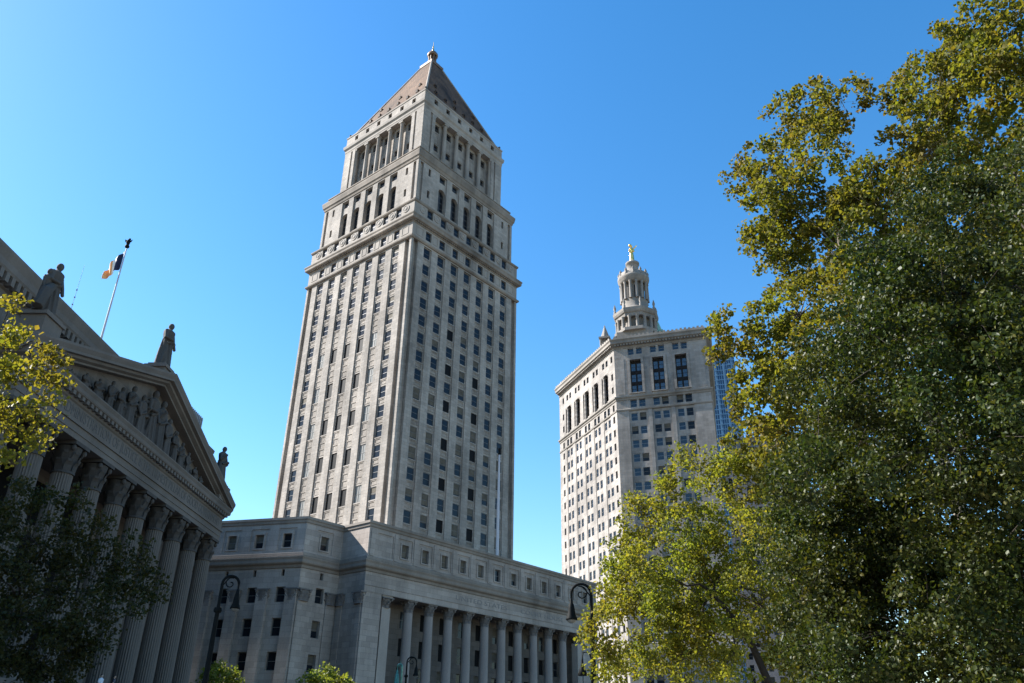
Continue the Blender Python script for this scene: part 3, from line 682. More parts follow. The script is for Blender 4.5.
# flagpole, flag, antenna on the roof
p0 = at(103, 332, 96); p1 = at(128, 242, 96)
FP = thing('flagpole', 'tall slender flagpole with an eagle finial on the shaded courthouse roof', 'flagpole', (p0.x, p0.y, 36.1))
hp = p1.z - 36.1 - .8
b = MB(); b.lathe([(.15, 0), (.13, hp * .4), (.07, hp)], n=10); b.build('pole', M['pole'], FP)
b = MB(); b.ball((0, 0, hp + .15), .28); b.ball((0, 0, hp + .75), (.2, .3, .42)); b.ball((0.1, 0, hp + 1.2), .16, 6, 5)
for s_ in (-1, 1): b.add([(0, 0, hp + .6), (.1, 0, hp + .95), (s_ * .5, 0, hp + 1.2), (s_ * .38, 0, hp + .8), (0, .09, hp + .75)], [(0, 1, 2, 3), (0, 4, 2, 3), (1, 2, 4)])
b.build('eagle_finial', M['iron'], FP)
b = MB(); nx_, nz_ = 30, 12; LN, HN = 2.5, 2.6
vs = []
for i in range(nx_ + 1):
    for j in range(nz_ + 1):
        t = i / nx_; sg = j / nz_
        sag = 3.0 * t ** 1.1
        vs.append((-.14 - LN * .72 * t ** .9 * (1 - .12 * sg), .3 * math.sin(t * 9 + sg * 2.2) * t + .15 * math.sin(t * 17), hp - .5 - HN * sg * (1 - .18 * t) - sag * (1 - .25 * sg)))
third = [0 if i < nx_ / 3 else (1 if i < .52 * nx_ else 2) for i in range(nx_)]
for i in range(nx_):
    for j in range(nz_): b.f.append((i * (nz_ + 1) + j, (i + 1) * (nz_ + 1) + j, (i + 1) * (nz_ + 1) + j + 1, i * (nz_ + 1) + j + 1)); b.m.append(third[i]); b.sm.append(True)
b.v = vs
fl = b.build('flag', [M['fl_blue'], M['fl_white'], M['fl_or']]); fl.location = FP.location
q = fl.modifiers.new('cloth', 'SOLIDIFY'); q.thickness = .02
tag(fl, 'drooping blue, white and orange flag near the top of the rooftop flagpole', 'flag')
p0 = at(83, 264, 92); p1 = at(72, 306, 92)
b = MB(); hh = p0.z - 36.1 - 1.6; b.lathe([(.07, 0), (.06, hh * .5), (.025, hh * .75), (.015, hh + 1.5)], n=6)
for k in range(9): b.box(-.06, .06, -.06, .06, hh * (.3 + .07 * k), hh * (.3 + .07 * k) + .16)
o = b.build('radio_antenna', M['steel']); o.location = (p1.x, p1.y, 36.1); tag(o, 'thin whip antenna on the roof left of the flagpole', 'antenna')
# white mast on the courthouse base roof
mw = Matrix.Translation(CR.location) @ Matrix.Rotation(CR.rotation_euler.z, 4, 'Z'); p = mw @ Vector((18.4 + .5, -9.2, 0))
WP = thing('flagpole', 'plain white flagpole with a small eagle standing before the tower on the base roof', 'flagpole', (p.x, p.y, 32.1))
b = MB(); b.lathe([(.3, 0), (.28, 10), (.17, 21.3)], n=12); b.build('pole', M['pole'], WP)
b = MB(); b.ball((0, 0, 21.5), .3); b.ball((0, 0, 22.2), (.25, .3, .5)); b.add([(-.6, 0, 22.9), (0, .1, 22.0), (.6, 0, 22.9), (0, -.1, 22.3)], [(0, 1, 2, 3)]); b.build('eagle_finial', M['iron'], WP)
# ================================================================== municipal building
d2 = Vector((math.sin(R(107.5)), math.cos(R(107.5))))
MU = thing('municipal_building', 'pale granite office block with tiered round tower and gilded figure, sunlit left side', 'building', (32.46, 227.7, 0), math.atan2(d2.y, d2.x))
_a = R(107.5 + 21.17); dl = Vector((math.cos(_a), math.sin(_a))); FLn = 41.6; E = dl * FLn
MP = [(0, 0), (28.6, 0), (25.6, 60), (E.x + 10, 60), (E.x, E.y)]
FMR = ((0., 0.), (1., 0.)); FML = (tuple(E), tuple(-dl))
W = Windows(MU); b = MB(); mb_bays = []
zr = [94.05 - 4.34 * k for k in range(21)]
# right (shaded) face
cxs = [6.6, 13.6, 20.6]; rc = []
for c in cxs: rc += [(c - 2.9, c + 2.9, 8, 96.2, .3)]
for c in cxs:
    for z in zr + [98.4]:
        if z < 10: continue
        for s_ in (-1.32, 1.32):
            rc.append((c + s_ - 1.0, c + s_ + 1.0, z - 1.25, z + 1.25, .55)); W.add(*FMR, c + s_, z, 1.98, 2.48, random.choice(['sky', 'sky', 'sky', 'dark', 'half']), .55)
    for s_ in (-1.3, 1.3): rc.append((c + s_ - .95, c + s_ + .95, 115.0, 117.2, .5)); W.add(*FMR, c + s_, 116.1, 1.88, 2.18, 'sky', .5)
    rc += [(c - 2.5, c + 2.5, 101.6, 113.9, -.35), (c - 1.75, c + 1.75, 101.9, 113.1, 1.1)]; mb_bays.append((FMR, c, 3.5, 101.9, 113.1, 1.1))
rc += [(.8, 3.0, 101.6, 113.8, -.1), (25.4, 27.6, 101.6, 113.8, -.1)]
b.relief(*FMR, 0, 28.6, 8, 118.0, rc)
# left (sunlit) face, t measured from the near corner
rc = []; T = lambda t: FLn - t
pc = [6.35 + 6.85 * k for k in range(5)]; bay_cols = []
for c in pc: rc.append((T(c) - 2.3, T(c) + 2.3, 8, 96.2, .15))
for c in pc:
    for z in zr + [97.9]:
        if z < 10: continue
        for s_ in (-1.22, 1.22):
            rc.append((T(c + s_) - .76, T(c + s_) + .76, z - 1.25, z + 1.25, .34)); W.add(*FML, T(c + s_), z, 1.5, 2.48, 'dark', .34)
    for s_ in (-1.2, 1.2): rc.append((T(c + s_) - .7, T(c + s_) + .7, 113.7, 115.8, .34)); W.add(*FML, T(c + s_), 114.75, 1.38, 2.08, 'dark', .34)
    rc += [(T(c + .35) - 2.35, T(c + .35) + 2.35, 101.3, 111.2, 1.7)]; mb_bays.append((FML, T(c + .35), 4.7, 101.3, 111.2, 1.7)); bay_cols += [T(c + .35) - 1.72, T(c + .35) + 1.72]
for t in (1.9, 38.3):
    for z in zr + [97.9, 104, 108.5, 114.7]:
        if z < 10: continue
        rc.append((T(t) - .6, T(t) + .6, z - 1.1, z + 1.1, .5)); W.add(*FML, T(t), z, 1.18, 2.18, 'dark', .5)
b.relief(*FML, 0, FLn, 8, 118.0, rc)
for i in (1, 2, 3):
    p, q = Vector(MP[i]), Vector(MP[i + 1]); d = (q - p).normalized(); b.relief(tuple(p), tuple(d), 0, (q - p).length, 8, 118.0, [])
b.add([(x, y, 119.5) for x, y in MP], [tuple(range(5))])
b.relief(*FMR, 0, 28.6, 0, 8, []); b.relief(*FML, 0, FLn, 0, 8, [(T(3 + 5.5 * k) - 1.6, T(3 + 5.5 * k) + 1.6, 0, 6.5, .8) for k in range(7)])
b.build('wall', M['muni'], MU)
q = MB(); q.box(-.66, .66, -.66, .66, 101.3, 101.8); q.lathe([(.58, 101.8), (.55, 102.2), (.5, 106), (.44, 110.2), (.6, 110.9)], n=14); q.box(-.64, .64, -.64, .64, 110.9, 111.18); c0 = None
for x in bay_cols:
    nrm = (FML[1][1], -FML[1][0]); p = (FML[0][0] + FML[1][0] * x - nrm[0] * .7, FML[0][1] + FML[1][1] * x - nrm[1] * .7, 0)
    if c0 is None: c0 = q.build('bay_column', M['muni'], MU); o = c0
    else: o = c0.copy(); COL.objects.link(o); o.parent = MU
    o.location = p; o.rotation_euler = (0, 0, math.atan2(FML[1][1], FML[1][0]))
for (f, c, w_, z0, z1, dp) in mb_bays:          # three-storey dark metal window bays
    o, d = f; nrm = (d[1], -d[0]); q = MB(); h = (z1 - z0); x = w_ / 2
    q.add([(-x, 0, z0), (x, 0, z0), (x, 0, z1), (-x, 0, z1)], [(0, 1, 2, 3)], 0)
    for i in range(3):
        a, e = z0 + h * i / 3, z0 + h * (i + 1) / 3
        q.box(-x, x, -.14, 0, e - .9, e, 1)
        for s_ in (-1, 1):
            m_ = s_ * x / 2; q.add([(m_ - x * .36, -.02, a + .3), (m_ + x * .36, -.02, a + .3), (m_ + x * .36, -.02, e - 1.0), (m_ - x * .36, -.02, e - 1.0)], [(0, 1, 2, 3)], 2)
            q.box(m_ - x * .36, m_ + x * .36, -.06, -.02, (a + e) / 2 - .4, (a + e) / 2 - .3, 1)
    for s_ in (-x, x - .2): q.box(s_, s_ + .2, -.2, 0, z0, z1, 1)
    q.box(-.15, .15, -.2, 0, z0, z1, 1)
    g = q.build('bay_window', [M['bay'], M['bay'], M['bay_glass']], MU); t = dp - .03
    g.location = (o[0] + d[0] * c - nrm[0] * t, o[1] + d[1] * c - nrm[1] * t, 0); g.rotation_euler = (0, 0, math.atan2(d[1], d[0]))
b = MB()
pol = [tuple(E), (0, 0), (28.6, 0), (25.6, 60)]
b.cornice(pol, [(0, 117.3), (.2, 117.5), (.3, 118.1), (1.2, 118.6), (1.6, 118.8), (1.65, 119.5), (2.0, 120.0), (2.0, 120.25), (.3, 120.4), (-.4, 120.4)], closed=False)
b.cornice(pol, [(0, 99.6), (.2, 99.7), (.3, 100.1), (.65, 100.4), (.7, 100.8), (.0, 101.1)], closed=False)
b.cornice(pol, [(0, 96.1), (.2, 96.2), (.3, 96.6), (.02, 96.8), (0, 96.8)], closed=False)
b.cornice(pol, [(0, 113.6), (.18, 113.65), (.22, 113.95), (0, 114.05)][0:4], closed=False) if False else None
for (o, d), ln in ((FMR, 28.6), (FML, FLn)):
    nrm = (d[1], -d[0])
    def bx(x0, x1, t0, t1, z0, z1):
        P = [(o[0] + d[0] * x + nrm[0] * t, o[1] + d[1] * x + nrm[1] * t) for x, t in ((x0, t0), (x0, t1), (x1, t1), (x1, t0))]; b.prism(P, z0, z1)
    for x in np.arange(.4, ln - .3, .95): bx(x, x + .5, .3, 1.22, 118.1, 118.66)
    for x in np.arange(.2, ln, 1.3):
        bx(x, x + 1.296, 1.1, 1.6, 120.25, 120.9); bx(x + .2, x + .9, 1.15, 1.55, 120.9, 121.25 + .25 * random.random())
b.build('cornice', M['munip'], MU)
b = MB(); b.cornice(pol, [(0, 26.2), (.3, 26.4), (.9, 26.7), (1.1, 27.3), (1.2, 27.6), (.7, 27.7), (.7, 29.2), (0, 29.4)], closed=False); b.build('ledge', M['munip'], MU)
# tiered tower on the roof
TX, TY_ = 4.9, 21.0
b = MB()
oc = lambda r, n=8, a0=math.pi / 8: [(TX + r * math.cos(a0 + i * 2 * math.pi / n), TY_ + r * math.sin(a0 + i * 2 * math.pi / n)) for i in range(n)]
b.prism(oc(8.6, 4, math.pi / 4), 119.4, 131.5); b.prism(oc(7.9), 131.5, 132.6)
b.prism(oc(5.6), 132.6, 137.3)
b.cornice(oc(7.0), [(-1.5, 137.1), (.2, 137.1), (.3, 138.2), (.7, 138.5), (1.0, 139.2), (1.1, 140.1), (.2, 140.5), (-1.4, 141.4)])
b.lathe([(6.0, 140.4), (5.6, 141.6), (4.9, 142.0), (4.6, 142.3), (4.6, 145.4)], (TX, TY_), 32)
b.lathe([(3.6, 145.4), (3.6, 152.6)], (TX, TY_), 24)
b.lathe([(3.4, 152.4), (5.1, 152.4), (5.15, 153.6), (5.5, 154.0), (5.65, 154.7), (5.65, 155.2), (4.9, 155.5), (4.2, 155.9)], (TX, TY_), 32)
b.lathe([(5.2, 155.2), (5.2, 156.6), (4.9, 156.6), (4.9, 155.2)], (TX, TY_), 32)
b.lathe([(2.5, 155.6), (2.4, 157.8), (2.1, 158.0), (2.1, 161.3), (2.5, 161.5), (2.5, 162.2), (1.9, 162.5), (1.2, 163.2)], (TX, TY_), 20)
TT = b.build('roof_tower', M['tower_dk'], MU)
def ringcols(n, r, z0, z1, rad, a0, name):
    q = MB(); q.lathe([(rad * 1.2, z0), (rad, z0 + .3), (rad * .85, z1 - .7), (rad * 1.25, z1 - .1), (rad * 1.25, z1)], n=10); first = None
    for i in range(n):
        a = a0 + 2 * math.pi * i / n; p = (TX + r * math.cos(a), TY_ + r * math.sin(a), 0)
        if first is None: first = q.build(name, M['tower_dk'], TT); first.location = p
        else: c = first.copy(); COL.objects.link(c); c.parent = TT; c.location = p
ringcols(14, 4.65, 145.4, 152.5, .52, .1, 'tower_column'); ringcols(16, 6.7, 132.5, 137.2, .62, .2, 'lower_column')
q = MB(); q.lathe([(.5, 0), (.5, .8), (.3, 1.0), (.55, 1.7), (.4, 2.2), (.1, 3.0)], n=8)
for i in range(12):
    a = .15 + 2 * math.pi * i / 12; o = link('finial', None, None) if False else q.build('finial', M['tower_dk'], TT); o.location = (TX + 5.1 * math.cos(a), TY_ + 5.1 * math.sin(a), 155.4); o.scale = (1, 1, .9)
for i in range(8):
    a = .39 + 2 * math.pi * i / 8; o = q.build('finial', M['tower_dk'], TT); o.location = (TX + 7.4 * math.cos(a), TY_ + 7.4 * math.sin(a), 140.3); o.scale = (.9, .9, 1.3)
q = MB()
for i in range(8):
    a = 2 * math.pi * (i + .5) / 8; ca, sa = math.cos(a), math.sin(a); rr = 5.6 * math.cos(math.pi / 8) + .02
    q.add([(TX + rr * ca - s_ * 1.0 * sa, TY_ + rr * sa + s_ * 1.0 * ca, z) for z in (133.2, 136.6) for s_ in (-1, 1)], [(0, 1, 3, 2)])
for i in range(7):
    a = 2 * math.pi * (i + .5) / 7 + .1; ca, sa = math.cos(a), math.sin(a); rr = 3.63
    q.add([(TX + rr * ca - s_ * .6 * sa, TY_ + rr * sa + s_ * .6 * ca, z) for z in (146.2, 151) for s_ in (-1, 1)], [(0, 1, 3, 2)])
q.build('tower_window', M['g_open'], TT)
def turret(px, py, dist, name='corner_turret', m=M['tower_dk']):
    p = at(px, py, dist); q = MB(); zt = p.z; z0 = 119.4
    q.box(-1.7, 1.7, -1.7, 1.7, z0 - zt, -9.5); q.box(-2.0, 2.0, -2, 2, -9.5, -9.0)
    for s1 in (-1, 1):
        for s2 in (-1, 1): q.lathe([(.35, -9), (.3, -5.6)], (s1 * 1.35, s2 * 1.35), 8)
    q.box(-.9, .9, -.9, .9, -9, -5.6); q.box(-1.9, 1.9, -1.9, 1.9, -5.6, -4.9); q.lathe([(1.6, -4.9), (1.2, -3.4), (.3, -.6), (.25, -.3), (.05, .3)], n=8, smooth=False)
    o = q.build(name, m, MU); o.location = (Matrix.Translation(MU.location) @ Matrix.Rotation(MU.rotation_euler.z, 4, 'Z')).inverted() @ p
turret(604.5, 326, 247); turret(657, 320, 252, m=M['copper'])
# gilded figure
mum = Matrix.Translation(MU.location) @ Matrix.Rotation(MU.rotation_euler.z, 4, 'Z'); p = mum @ Vector((TX, TY_, 163.1))
b = MB(); figure(b, 0, 0, .0, 7.2, 2, .75); b.ball((0, 0, .15), (.9, .9, .3)); b.tube([(.7, 0, 5.6), (1.5, -.2, 6.4), (2.0, -.2, 7.1)], [.28, .22, .18], 6); b.ball((-.5, -.3, 6.9), .6)
o = b.build('gilded_statue', M['gold']); o.location = p; remesh(o, .09); tag(o, 'small gilded standing figure with raised arm on top of the round tower', 'statue')
W.build()
# ================================================================== other buildings
p = at(713, 437, 520); q_ = at(744, 437, 520); dd = Vector((q_.x - p.x, q_.y - p.y)); wd = dd.length
BT = thing('glass_skyscraper', 'distant blue glass high rise glimpsed behind the leaves right of the domed block', 'building', (p.x, p.y, 0), math.atan2(dd.y, dd.x))
b = MB(); b.box(0, wd, 0, 25, 0, 258); b.build('glass_facade', M['bt_glass'], BT)
b = MB()
for x in np.arange(0, wd, wd / 14): b.box(x, x + (.35 if int(x / (wd / 14) + .5) % 4 else 1.1), -.35, -.002, 0, 258)
for z in np.arange(3, 257, 3.6): b.box(0, wd, -.28, -.002, z, z + .7)
for z in np.arange(3, 257, 3.6):
    b.box(wd * 4 / 14, wd * 5.2 / 14, -.5, -.29, z, z + 1.3); b.box(wd * 10.6 / 14, wd * 11.8 / 14, -.5, -.29, z, z + 1.3)
b.build('facade_grid', M['bt_rib'], BT)
p = at(721, 441, 330); q_ = at(800, 441, 330); dd = Vector((q_.x - p.x, q_.y - p.y)); wd = dd.length
GB = thing('office_building', 'dark grey stone office building mostly hidden behind the trees, right of the granite block', 'building', (p.x, p.y, 0), math.atan2(dd.y, dd.x))
GW_ = Windows(GB); b = MB(); rc = []
for i in range(9):
    for k in range(24):
        x, z = 2 + i * (wd - 4) / 8, p.z - 5 - 4.2 * k
        if z < 4: continue
        rc.append((x - .8, x + .8, z - 1.2, z + 1.2, .4)); GW_.add((0, 0), (1, 0), x, z, 1.58, 2.38, 'dark', .4)
b.relief((0, 0), (1, 0), 0, wd, 0, p.z, rc)
for o, d, ln in (((0, 30), (0, -1), 30), ((wd, 0), (0, 1), 30), ((wd, 30), (-1, 0), wd)): b.relief(o, d, 0, ln, 0, p.z, [])
b.add([(0, 0, p.z), (wd, 0, p.z), (wd, 30, p.z), (0, 30, p.z)], [(0, 1, 2, 3)]); b.build('wall', M['grey'], GB)
b = MB(); b.cornice([(0, 0), (wd, 0), (wd, 30), (0, 30)], [(0, p.z - 1.5), (.5, p.z - 1.2), (.9, p.z - .2), (.9, p.z + .3), (-.5, p.z + .5)]); b.build('cornice', M['grey'], GB)
GW_.build(60)
# ================================================================== ground
def sheet(name, pts, z, m): b = MB(); b.add([(x, y, z) for x, y in pts], [tuple(range(len(pts)))]); return b.build(name, m, None, 'structure')
sheet('ground', [(-1500, -1500), (1500, -1500), (1500, 1500), (-1500, 1500)], 0, M['ground'])
b = MB(); b.prism([(-6, -120), (140, -120), (140, 105), (30, 105), (-6, 80)], 0.0, .14); b.build('plaza', M['pave'], None, 'structure')  # out of view; made wide and warm-toned to bounce light onto shaded stone
b = MB(); b.prism([(-46, -30), (-20, -30), (-20, 97), (-46, 97)], 0.0, .14); b.build('pavement', M['pave'], None, 'structure')
b = MB()
for y in np.arange(-30, 95, 9): b.box(-13.1, -12.95, y, y + 4, .002, .006)
b.build('road_marking', M['white'], None, 'structure')
# ================================================================== street lamps
def lamp(name, label, foot, top_z, side, arch=.36, bell_w=.19, bell_h=.85, m=None, rz=0, low=False, group='bishop crook street lamps'):
    m = m or M['iron']; t = thing(name, label, 'street lamp', (foot.x, foot.y, .0), rz, group); H = top_z - arch
    b = MB(); b.lathe([(.28, 0), (.28, .5), (.22, .6), (.2, 1.2), (.13, 1.4)], n=12); b.build('base', m, t)
    b = MB(); b.lathe([(.11, 1.4), (.095, H * .6), (.075, H - 1.0)], n=10); b.lathe([(.12, H - 1.02), (.15, H - .95), (.12, H - .85)], n=10); b.lathe([(.06, H - .86), (.055, H)], n=8); b.build('pole', m, t)
    b = MB(); pts = [(0, 0, H - .3)] + [(side * (arch - arch * math.cos(a)), 0, H + arch * math.sin(a)) for a in np.linspace(0, math.pi, 15)] + [(side * 2 * arch, 0, H - .18)]
    b.tube(pts, [.055] + [.05] * 14 + [.035, .03], 8); CK = b.build('crook', m, t)
    b = MB(); sp = [(side * (arch + (.27 * arch / .36) * (1 - s_ / 1.15) * math.cos(1.2 + s_ * 7)), 0, H + .02 + (.27 * arch / .36) * (1 - s_ / 1.15) * math.sin(1.2 + s_ * 7)) for s_ in np.linspace(0, 1, 26)]
    b.tube(sp, [.022] * 26, 6); b.tube([(0, 0, H - .1), (side * arch * .5, 0, H + .12), (side * arch * .95, 0, H + .28)], [.02, .025, .015], 6); b.build('scroll', m, CK)
    z = H - .15; x = side * 2 * arch; k = bell_w; hh = bell_h
    b = MB(); b.lathe([(.03, z), (.05, z - .05 * hh), (.06, z - .2 * hh), (.45 * k, z - .26 * hh), (.6 * k, z - .45 * hh), (.72 * k, z - .7 * hh), (1.0 * k, z - .88 * hh), (1.05 * k, z - .95 * hh), (.9 * k, z - .96 * hh)], (x, 0), 16); SH = b.build('lamp_shade', m, t)
    b = MB(); b.lathe([(.88 * k, z - .955 * hh), (.7 * k, z - 1.04 * hh), (.3 * k, z - 1.09 * hh)], (x, 0), 12); b.build('lamp_lens', M['lens'], SH)
    if low:
        zl = top_z - 2.75; b = MB(); b.tube([(0, 0, zl + .05), (side * .14, 0, zl + .42), (side * .34, 0, zl + .42), (side * .38, 0, zl + .2)], [.03, .025, .025, .02], 7); b.build('side_arm', m, t)
        b = MB(); b.lathe([(.03, zl + .2), (.05, zl + .02), (.1, zl - .1), (.17, zl - .32), (.15, zl - .34)], (side * .38, 0), 12); b.build('side_shade', m, t)
    return t
f = at(209, 660, 32); lamp('street_lamp', 'dark bishop crook lamp with its hook to the right, in front of the left columns', f, at(232, 576, 32).z, 1, .29, .17, .74, None, R(20))
f = at(592.5, 640, 30); lamp('street_lamp', 'dark bishop crook lamp with a second smaller lamp, beside the yellow tree', f, at(582, 584, 30).z, -1, .36, .2, .78, None, R(-5), True)
f = at(406, 678, 62); lamp('street_lamp', 'small distant bishop crook lamp silhouetted against the second column', f, at(411, 657, 62).z, 1, .34, .2, .8, None, R(7))
f = at(400.5, 690, 47); lamp('street_lamp', 'small green lamp head low beside the first pilaster of the long colonnade', f, at(396, 664, 47).z, -1, .12, .2, .95, M['verd'], R(7))
# ================================================================== people on the steps
def person(label, loc, rz, shirt, holds=None):
    t = thing('person', label, 'person', loc, rz); b = MB()
    for s_ in (-1, 1):
        b.tube([(s_ * .1, 0, .92), (s_ * .11, -.02, .5), (s_ * .11, .02, .1)], [.1, .075, .055], 10); b.tube([(s_ * .11, .04, .05), (s_ * .12, -.18, .04)], [.05, .045], 8)
        b.tube([(s_ * .2, 0, 1.42), (s_ * .27, .03, 1.15), (s_ * .25, -.08, .9)], [.065, .05, .038], 9)
        for k in range(5): b.tube([(s_ * .25 + (k - 2) * .016, -.08, .9), (s_ * .25 + (k - 2) * .018, -.1, .83 - (.02 if k == 2 else 0)), (s_ * .25 + (k - 2) * .016, -.12, .79)], [.011, .01, .008], 5)
    b.lathe([(.16, .88), (.17, 1.0), (.15, 1.12), (.19, 1.35), (.17, 1.45), (.06, 1.5), (.055, 1.6)], n=16, ell=.65)
    b.ball((0, -.01, 1.65), (.075, .095, .115), 14, 10); b.ball((0, -.105, 1.645), (.015, .025, .022), 6, 5)
    for s_ in (-1, 1): b.ball((s_ * .078, 0, 1.65), (.012, .022, .032), 6, 5)
    o = b.build('body', M['skin'], t); remesh(o, .014)
    b = MB(); b.lathe([(.19, .86), (.2, 1.0), (.175, 1.12), (.215, 1.35), (.2, 1.44), (.09, 1.5)], n=18, ell=.68, cap=False)
    for s_ in (-1, 1): b.tube([(s_ * .19, 0, 1.42), (s_ * .265, .03, 1.18)], [.08, .065], 10)
    b.build('shirt', shirt, t)
    b = MB()
    for s_ in (-1, 1): b.tube([(s_ * .1, 0, .95), (s_ * .11, -.02, .5), (s_ * .11, .02, .08)], [.125, .09, .075], 10)
    b.build('trousers', M['trousers'], t)
    b = MB(); b.ball((0, .015, 1.69), (.088, .1, .095), 14, 8); b.build('hair', M['hair'], t)
for (px, sh, lb, rz) in ((102, M['shirt'], 'person in a pale shirt standing at the foot of the dim columns', R(80)), (115, M['shirt2'], 'person in a dark jacket standing right of the pale shirted one', R(110))):
    d = at(px, 676, 1.); low = px < 110; k = (-31.6 if low else -32.9) / d.x; person(lb, (d.x * k, d.y * k, 5.27 if low else 5.6), rz, sh)
# ================================================================== trees
def leaves(centers, n_per, rad, size, up_bias=.35, flat=.8):
    """thousands of folded leaf blades scattered round twig ends; returns verts, faces"""
    C = np.repeat(np.asarray(centers), n_per, axis=0); n = len(C)
    p = rng.normal(size=(n, 3)); p /= np.linalg.norm(p, axis=1)[:, None]; p *= (rng.random((n, 1)) ** .45) * rad; p[:, 2] *= flat
    C = C + p
    ax = rng.normal(size=(n, 3)); ax[:, 2] -= .35; ax /= np.linalg.norm(ax, axis=1)[:, None]
    nr = rng.normal(size=(n, 3)); nr[:, 2] += up_bias * 2; nr -= ax * (nr * ax).sum(1)[:, None]; nr /= np.linalg.norm(nr, axis=1)[:, None]
    sd_ = np.cross(ax, nr); s = size * rng.uniform(.55, 1.35, (n, 1))
    fold = rng.uniform(.05, .35, (n, 1))
    a = C - ax * s * .5; t = C + ax * s * .5; m1 = C - ax * s * .08
    l = m1 + sd_ * s * .42 + nr * s * fold; r = m1 - sd_ * s * .42 + nr * s * fold
    l2 = C + ax * s * .22 + sd_ * s * .27 + nr * s * fold * .7; r2 = C + ax * s * .22 - sd_ * s * .27 + nr * s * fold * .7
    V = np.stack([a, l, l2, t, r2, r], 1).reshape(-1, 3)
    i = np.arange(n)[:, None] * 6
    F = np.concatenate([i + np.array([[0, 3, 2, 1]]), i + np.array([[0, 5, 4, 3]])], 1).reshape(-1, 4)
    return V, F
def mesh_np(name, V, F, m, parent):
    me = bpy.data.meshes.new(name); me.vertices.add(len(V)); me.vertices.foreach_set('co', V.astype(np.float32).ravel())
    me.loops.add(F.size); me.loops.foreach_set('vertex_index', F.astype(np.int32).ravel())
    me.polygons.add(len(F)); me.polygons.foreach_set('loop_start', np.arange(0, F.size, 4, dtype=np.int32)); me.polygons.foreach_set('loop_total', np.full(len(F), 4, dtype=np.int32))
    me.materials.append(m); me.update(calc_edges=True); me.validate(); return link(name, me, parent)
def tree(name, label, base, trunk, blobs, dist, spread, leaf, lm, bark, dens, per, crad, group=None, tr=.2, stub=.5, deep=1.2, drop=0.):
    """trunk: list of world points from the ground; blobs: (px, py, radius px, optional distance) crown masses, given real depth"""
    T = thing(name, label, 'tree', base, 0, group); B = Vector(base)
    nodes = [Vector(p) for p in trunk]; b = MB(); n = len(nodes)
    b.tube([p - B for p in nodes], [tr * (1 - .55 * i / max(1, n - 1)) for i in range(n)], 10)
    b.build('trunk', bark, T)
    lb = MB(); cl = []; rad_at = {i: tr * (1 - .55 * i / max(1, n - 1)) for i in range(n)}
    bl = []
    for q in blobs:
        dd = q[3] if len(q) > 3 else dist + random.uniform(-spread, spread)
        c = at(q[0], q[1], dd); slant = (c - Vector((0, 0, EYE))).dot(fw); bl.append((c, q[2] * slant / FOC))
    top = nodes[-1]
    for c, r in sorted(bl, key=lambda e: (e[0] - top).length):
        cand = [(i, p) for i, p in enumerate(nodes) if i >= n * stub]
        i, p = min(cand, key=lambda e: (e[1] - c).length + .6 * (e[1] - top).length)
        mid = (p + c) / 2 + Vector((random.uniform(-.2, .2), random.uniform(-.2, .2), random.uniform(-.1, .35))) * (c - p).length * .5
        r0 = min(rad_at[i] * .75, .02 + .028 * (c - p).length * (tr / .2)); r1 = max(r0 * .35, .008)
        qm1 = (p + mid) / 2 + Vector((random.uniform(-.08, .08), random.uniform(-.08, .08), .05)) * (c - p).length
        lb.tube([x - B for x in (p, qm1, mid, (mid + c) / 2 + Vector((random.uniform(-.1, .1), random.uniform(-.1, .1), .05)), c)], [r0, r0 * .85, (r0 + r1) / 2, r1 * 1.3, r1], 6)
        nodes.append(mid); rad_at[len(nodes) - 1] = (r0 + r1) / 2; nodes.append(c); rad_at[len(nodes) - 1] = r1
        k = max(3, int(dens * (r / crad) ** 2))
        P = rng.normal(size=(k, 3)); P /= np.linalg.norm(P, axis=1)[:, None]; P *= (rng.random((k, 1)) ** .4) * r; P[:, 1] *= deep
        for v in P:
            e = c + Vector(v); cl.append(e - B)
            if random.random() < .55:
                m_ = (c + e) / 2 + Vector((random.uniform(-.1, .1), random.uniform(-.1, .1), random.uniform(0, .15))) * r
                lb.tube([c - B, m_ - B, e - B], [r1 * .8, r1 * .5, .006], 4)
    lb.build('limb', bark, T)
    V, F = leaves([tuple(c) for c in cl], per, crad, leaf)
    mesh_np('crown', V, F, lm, T)
    return len(F)
nl = 0
nl += tree('plane_tree', 'tall olive leaved tree with an open crown against the sky at right', (17.5, 30, .14), [(17.5, 30, .14), (17.3, 29.8, 5), (17.0, 29.5, 9), (16.6, 29.4, 13), (16.8, 29, 17)],
    [(985, 38, 40), (940, 72, 40), (1012, 60, 55), (908, 104, 30), (882, 192, 30), (858, 188, 22), (930, 150, 58), (980, 140, 70), (842, 102, 28), (806, 125, 40), (832, 140, 22), (772, 172, 36), (745, 180, 20), (790, 205, 48), (832, 195, 36),
     (768, 238, 32), (800, 262, 40), (840, 250, 48), (800, 315, 36), (775, 330, 28), (742, 330, 26), (716, 332, 12), (722, 350, 16), (762, 372, 17), (790, 392, 34), (762, 425, 18), (742, 398, 12), (735, 440, 14), (740, 374, 12), (752, 392, 14), (742, 418, 13), (756, 355, 14), (770, 455, 26), (885, 215, 58), (900, 300, 70), (850, 335, 55), (815, 370, 40),
     (1060, 100, 80), (1060, 250, 100), (980, 260, 90), (1000, 380, 90), (905, 75, 18), (962, 50, 24), (800, 470, 35, 36), (830, 520, 42, 36), (790, 430, 38, 35), (850, 440, 60, 36), (870, 540, 60, 36), (760, 470, 24, 35), (780, 390, 26), (820, 600, 40, 37)],
    32.5, 2.6, .185, M['leaf_t1'], M['bark_p'], 2.6, 48, .46, 'trees on the plaza', .38, .4)
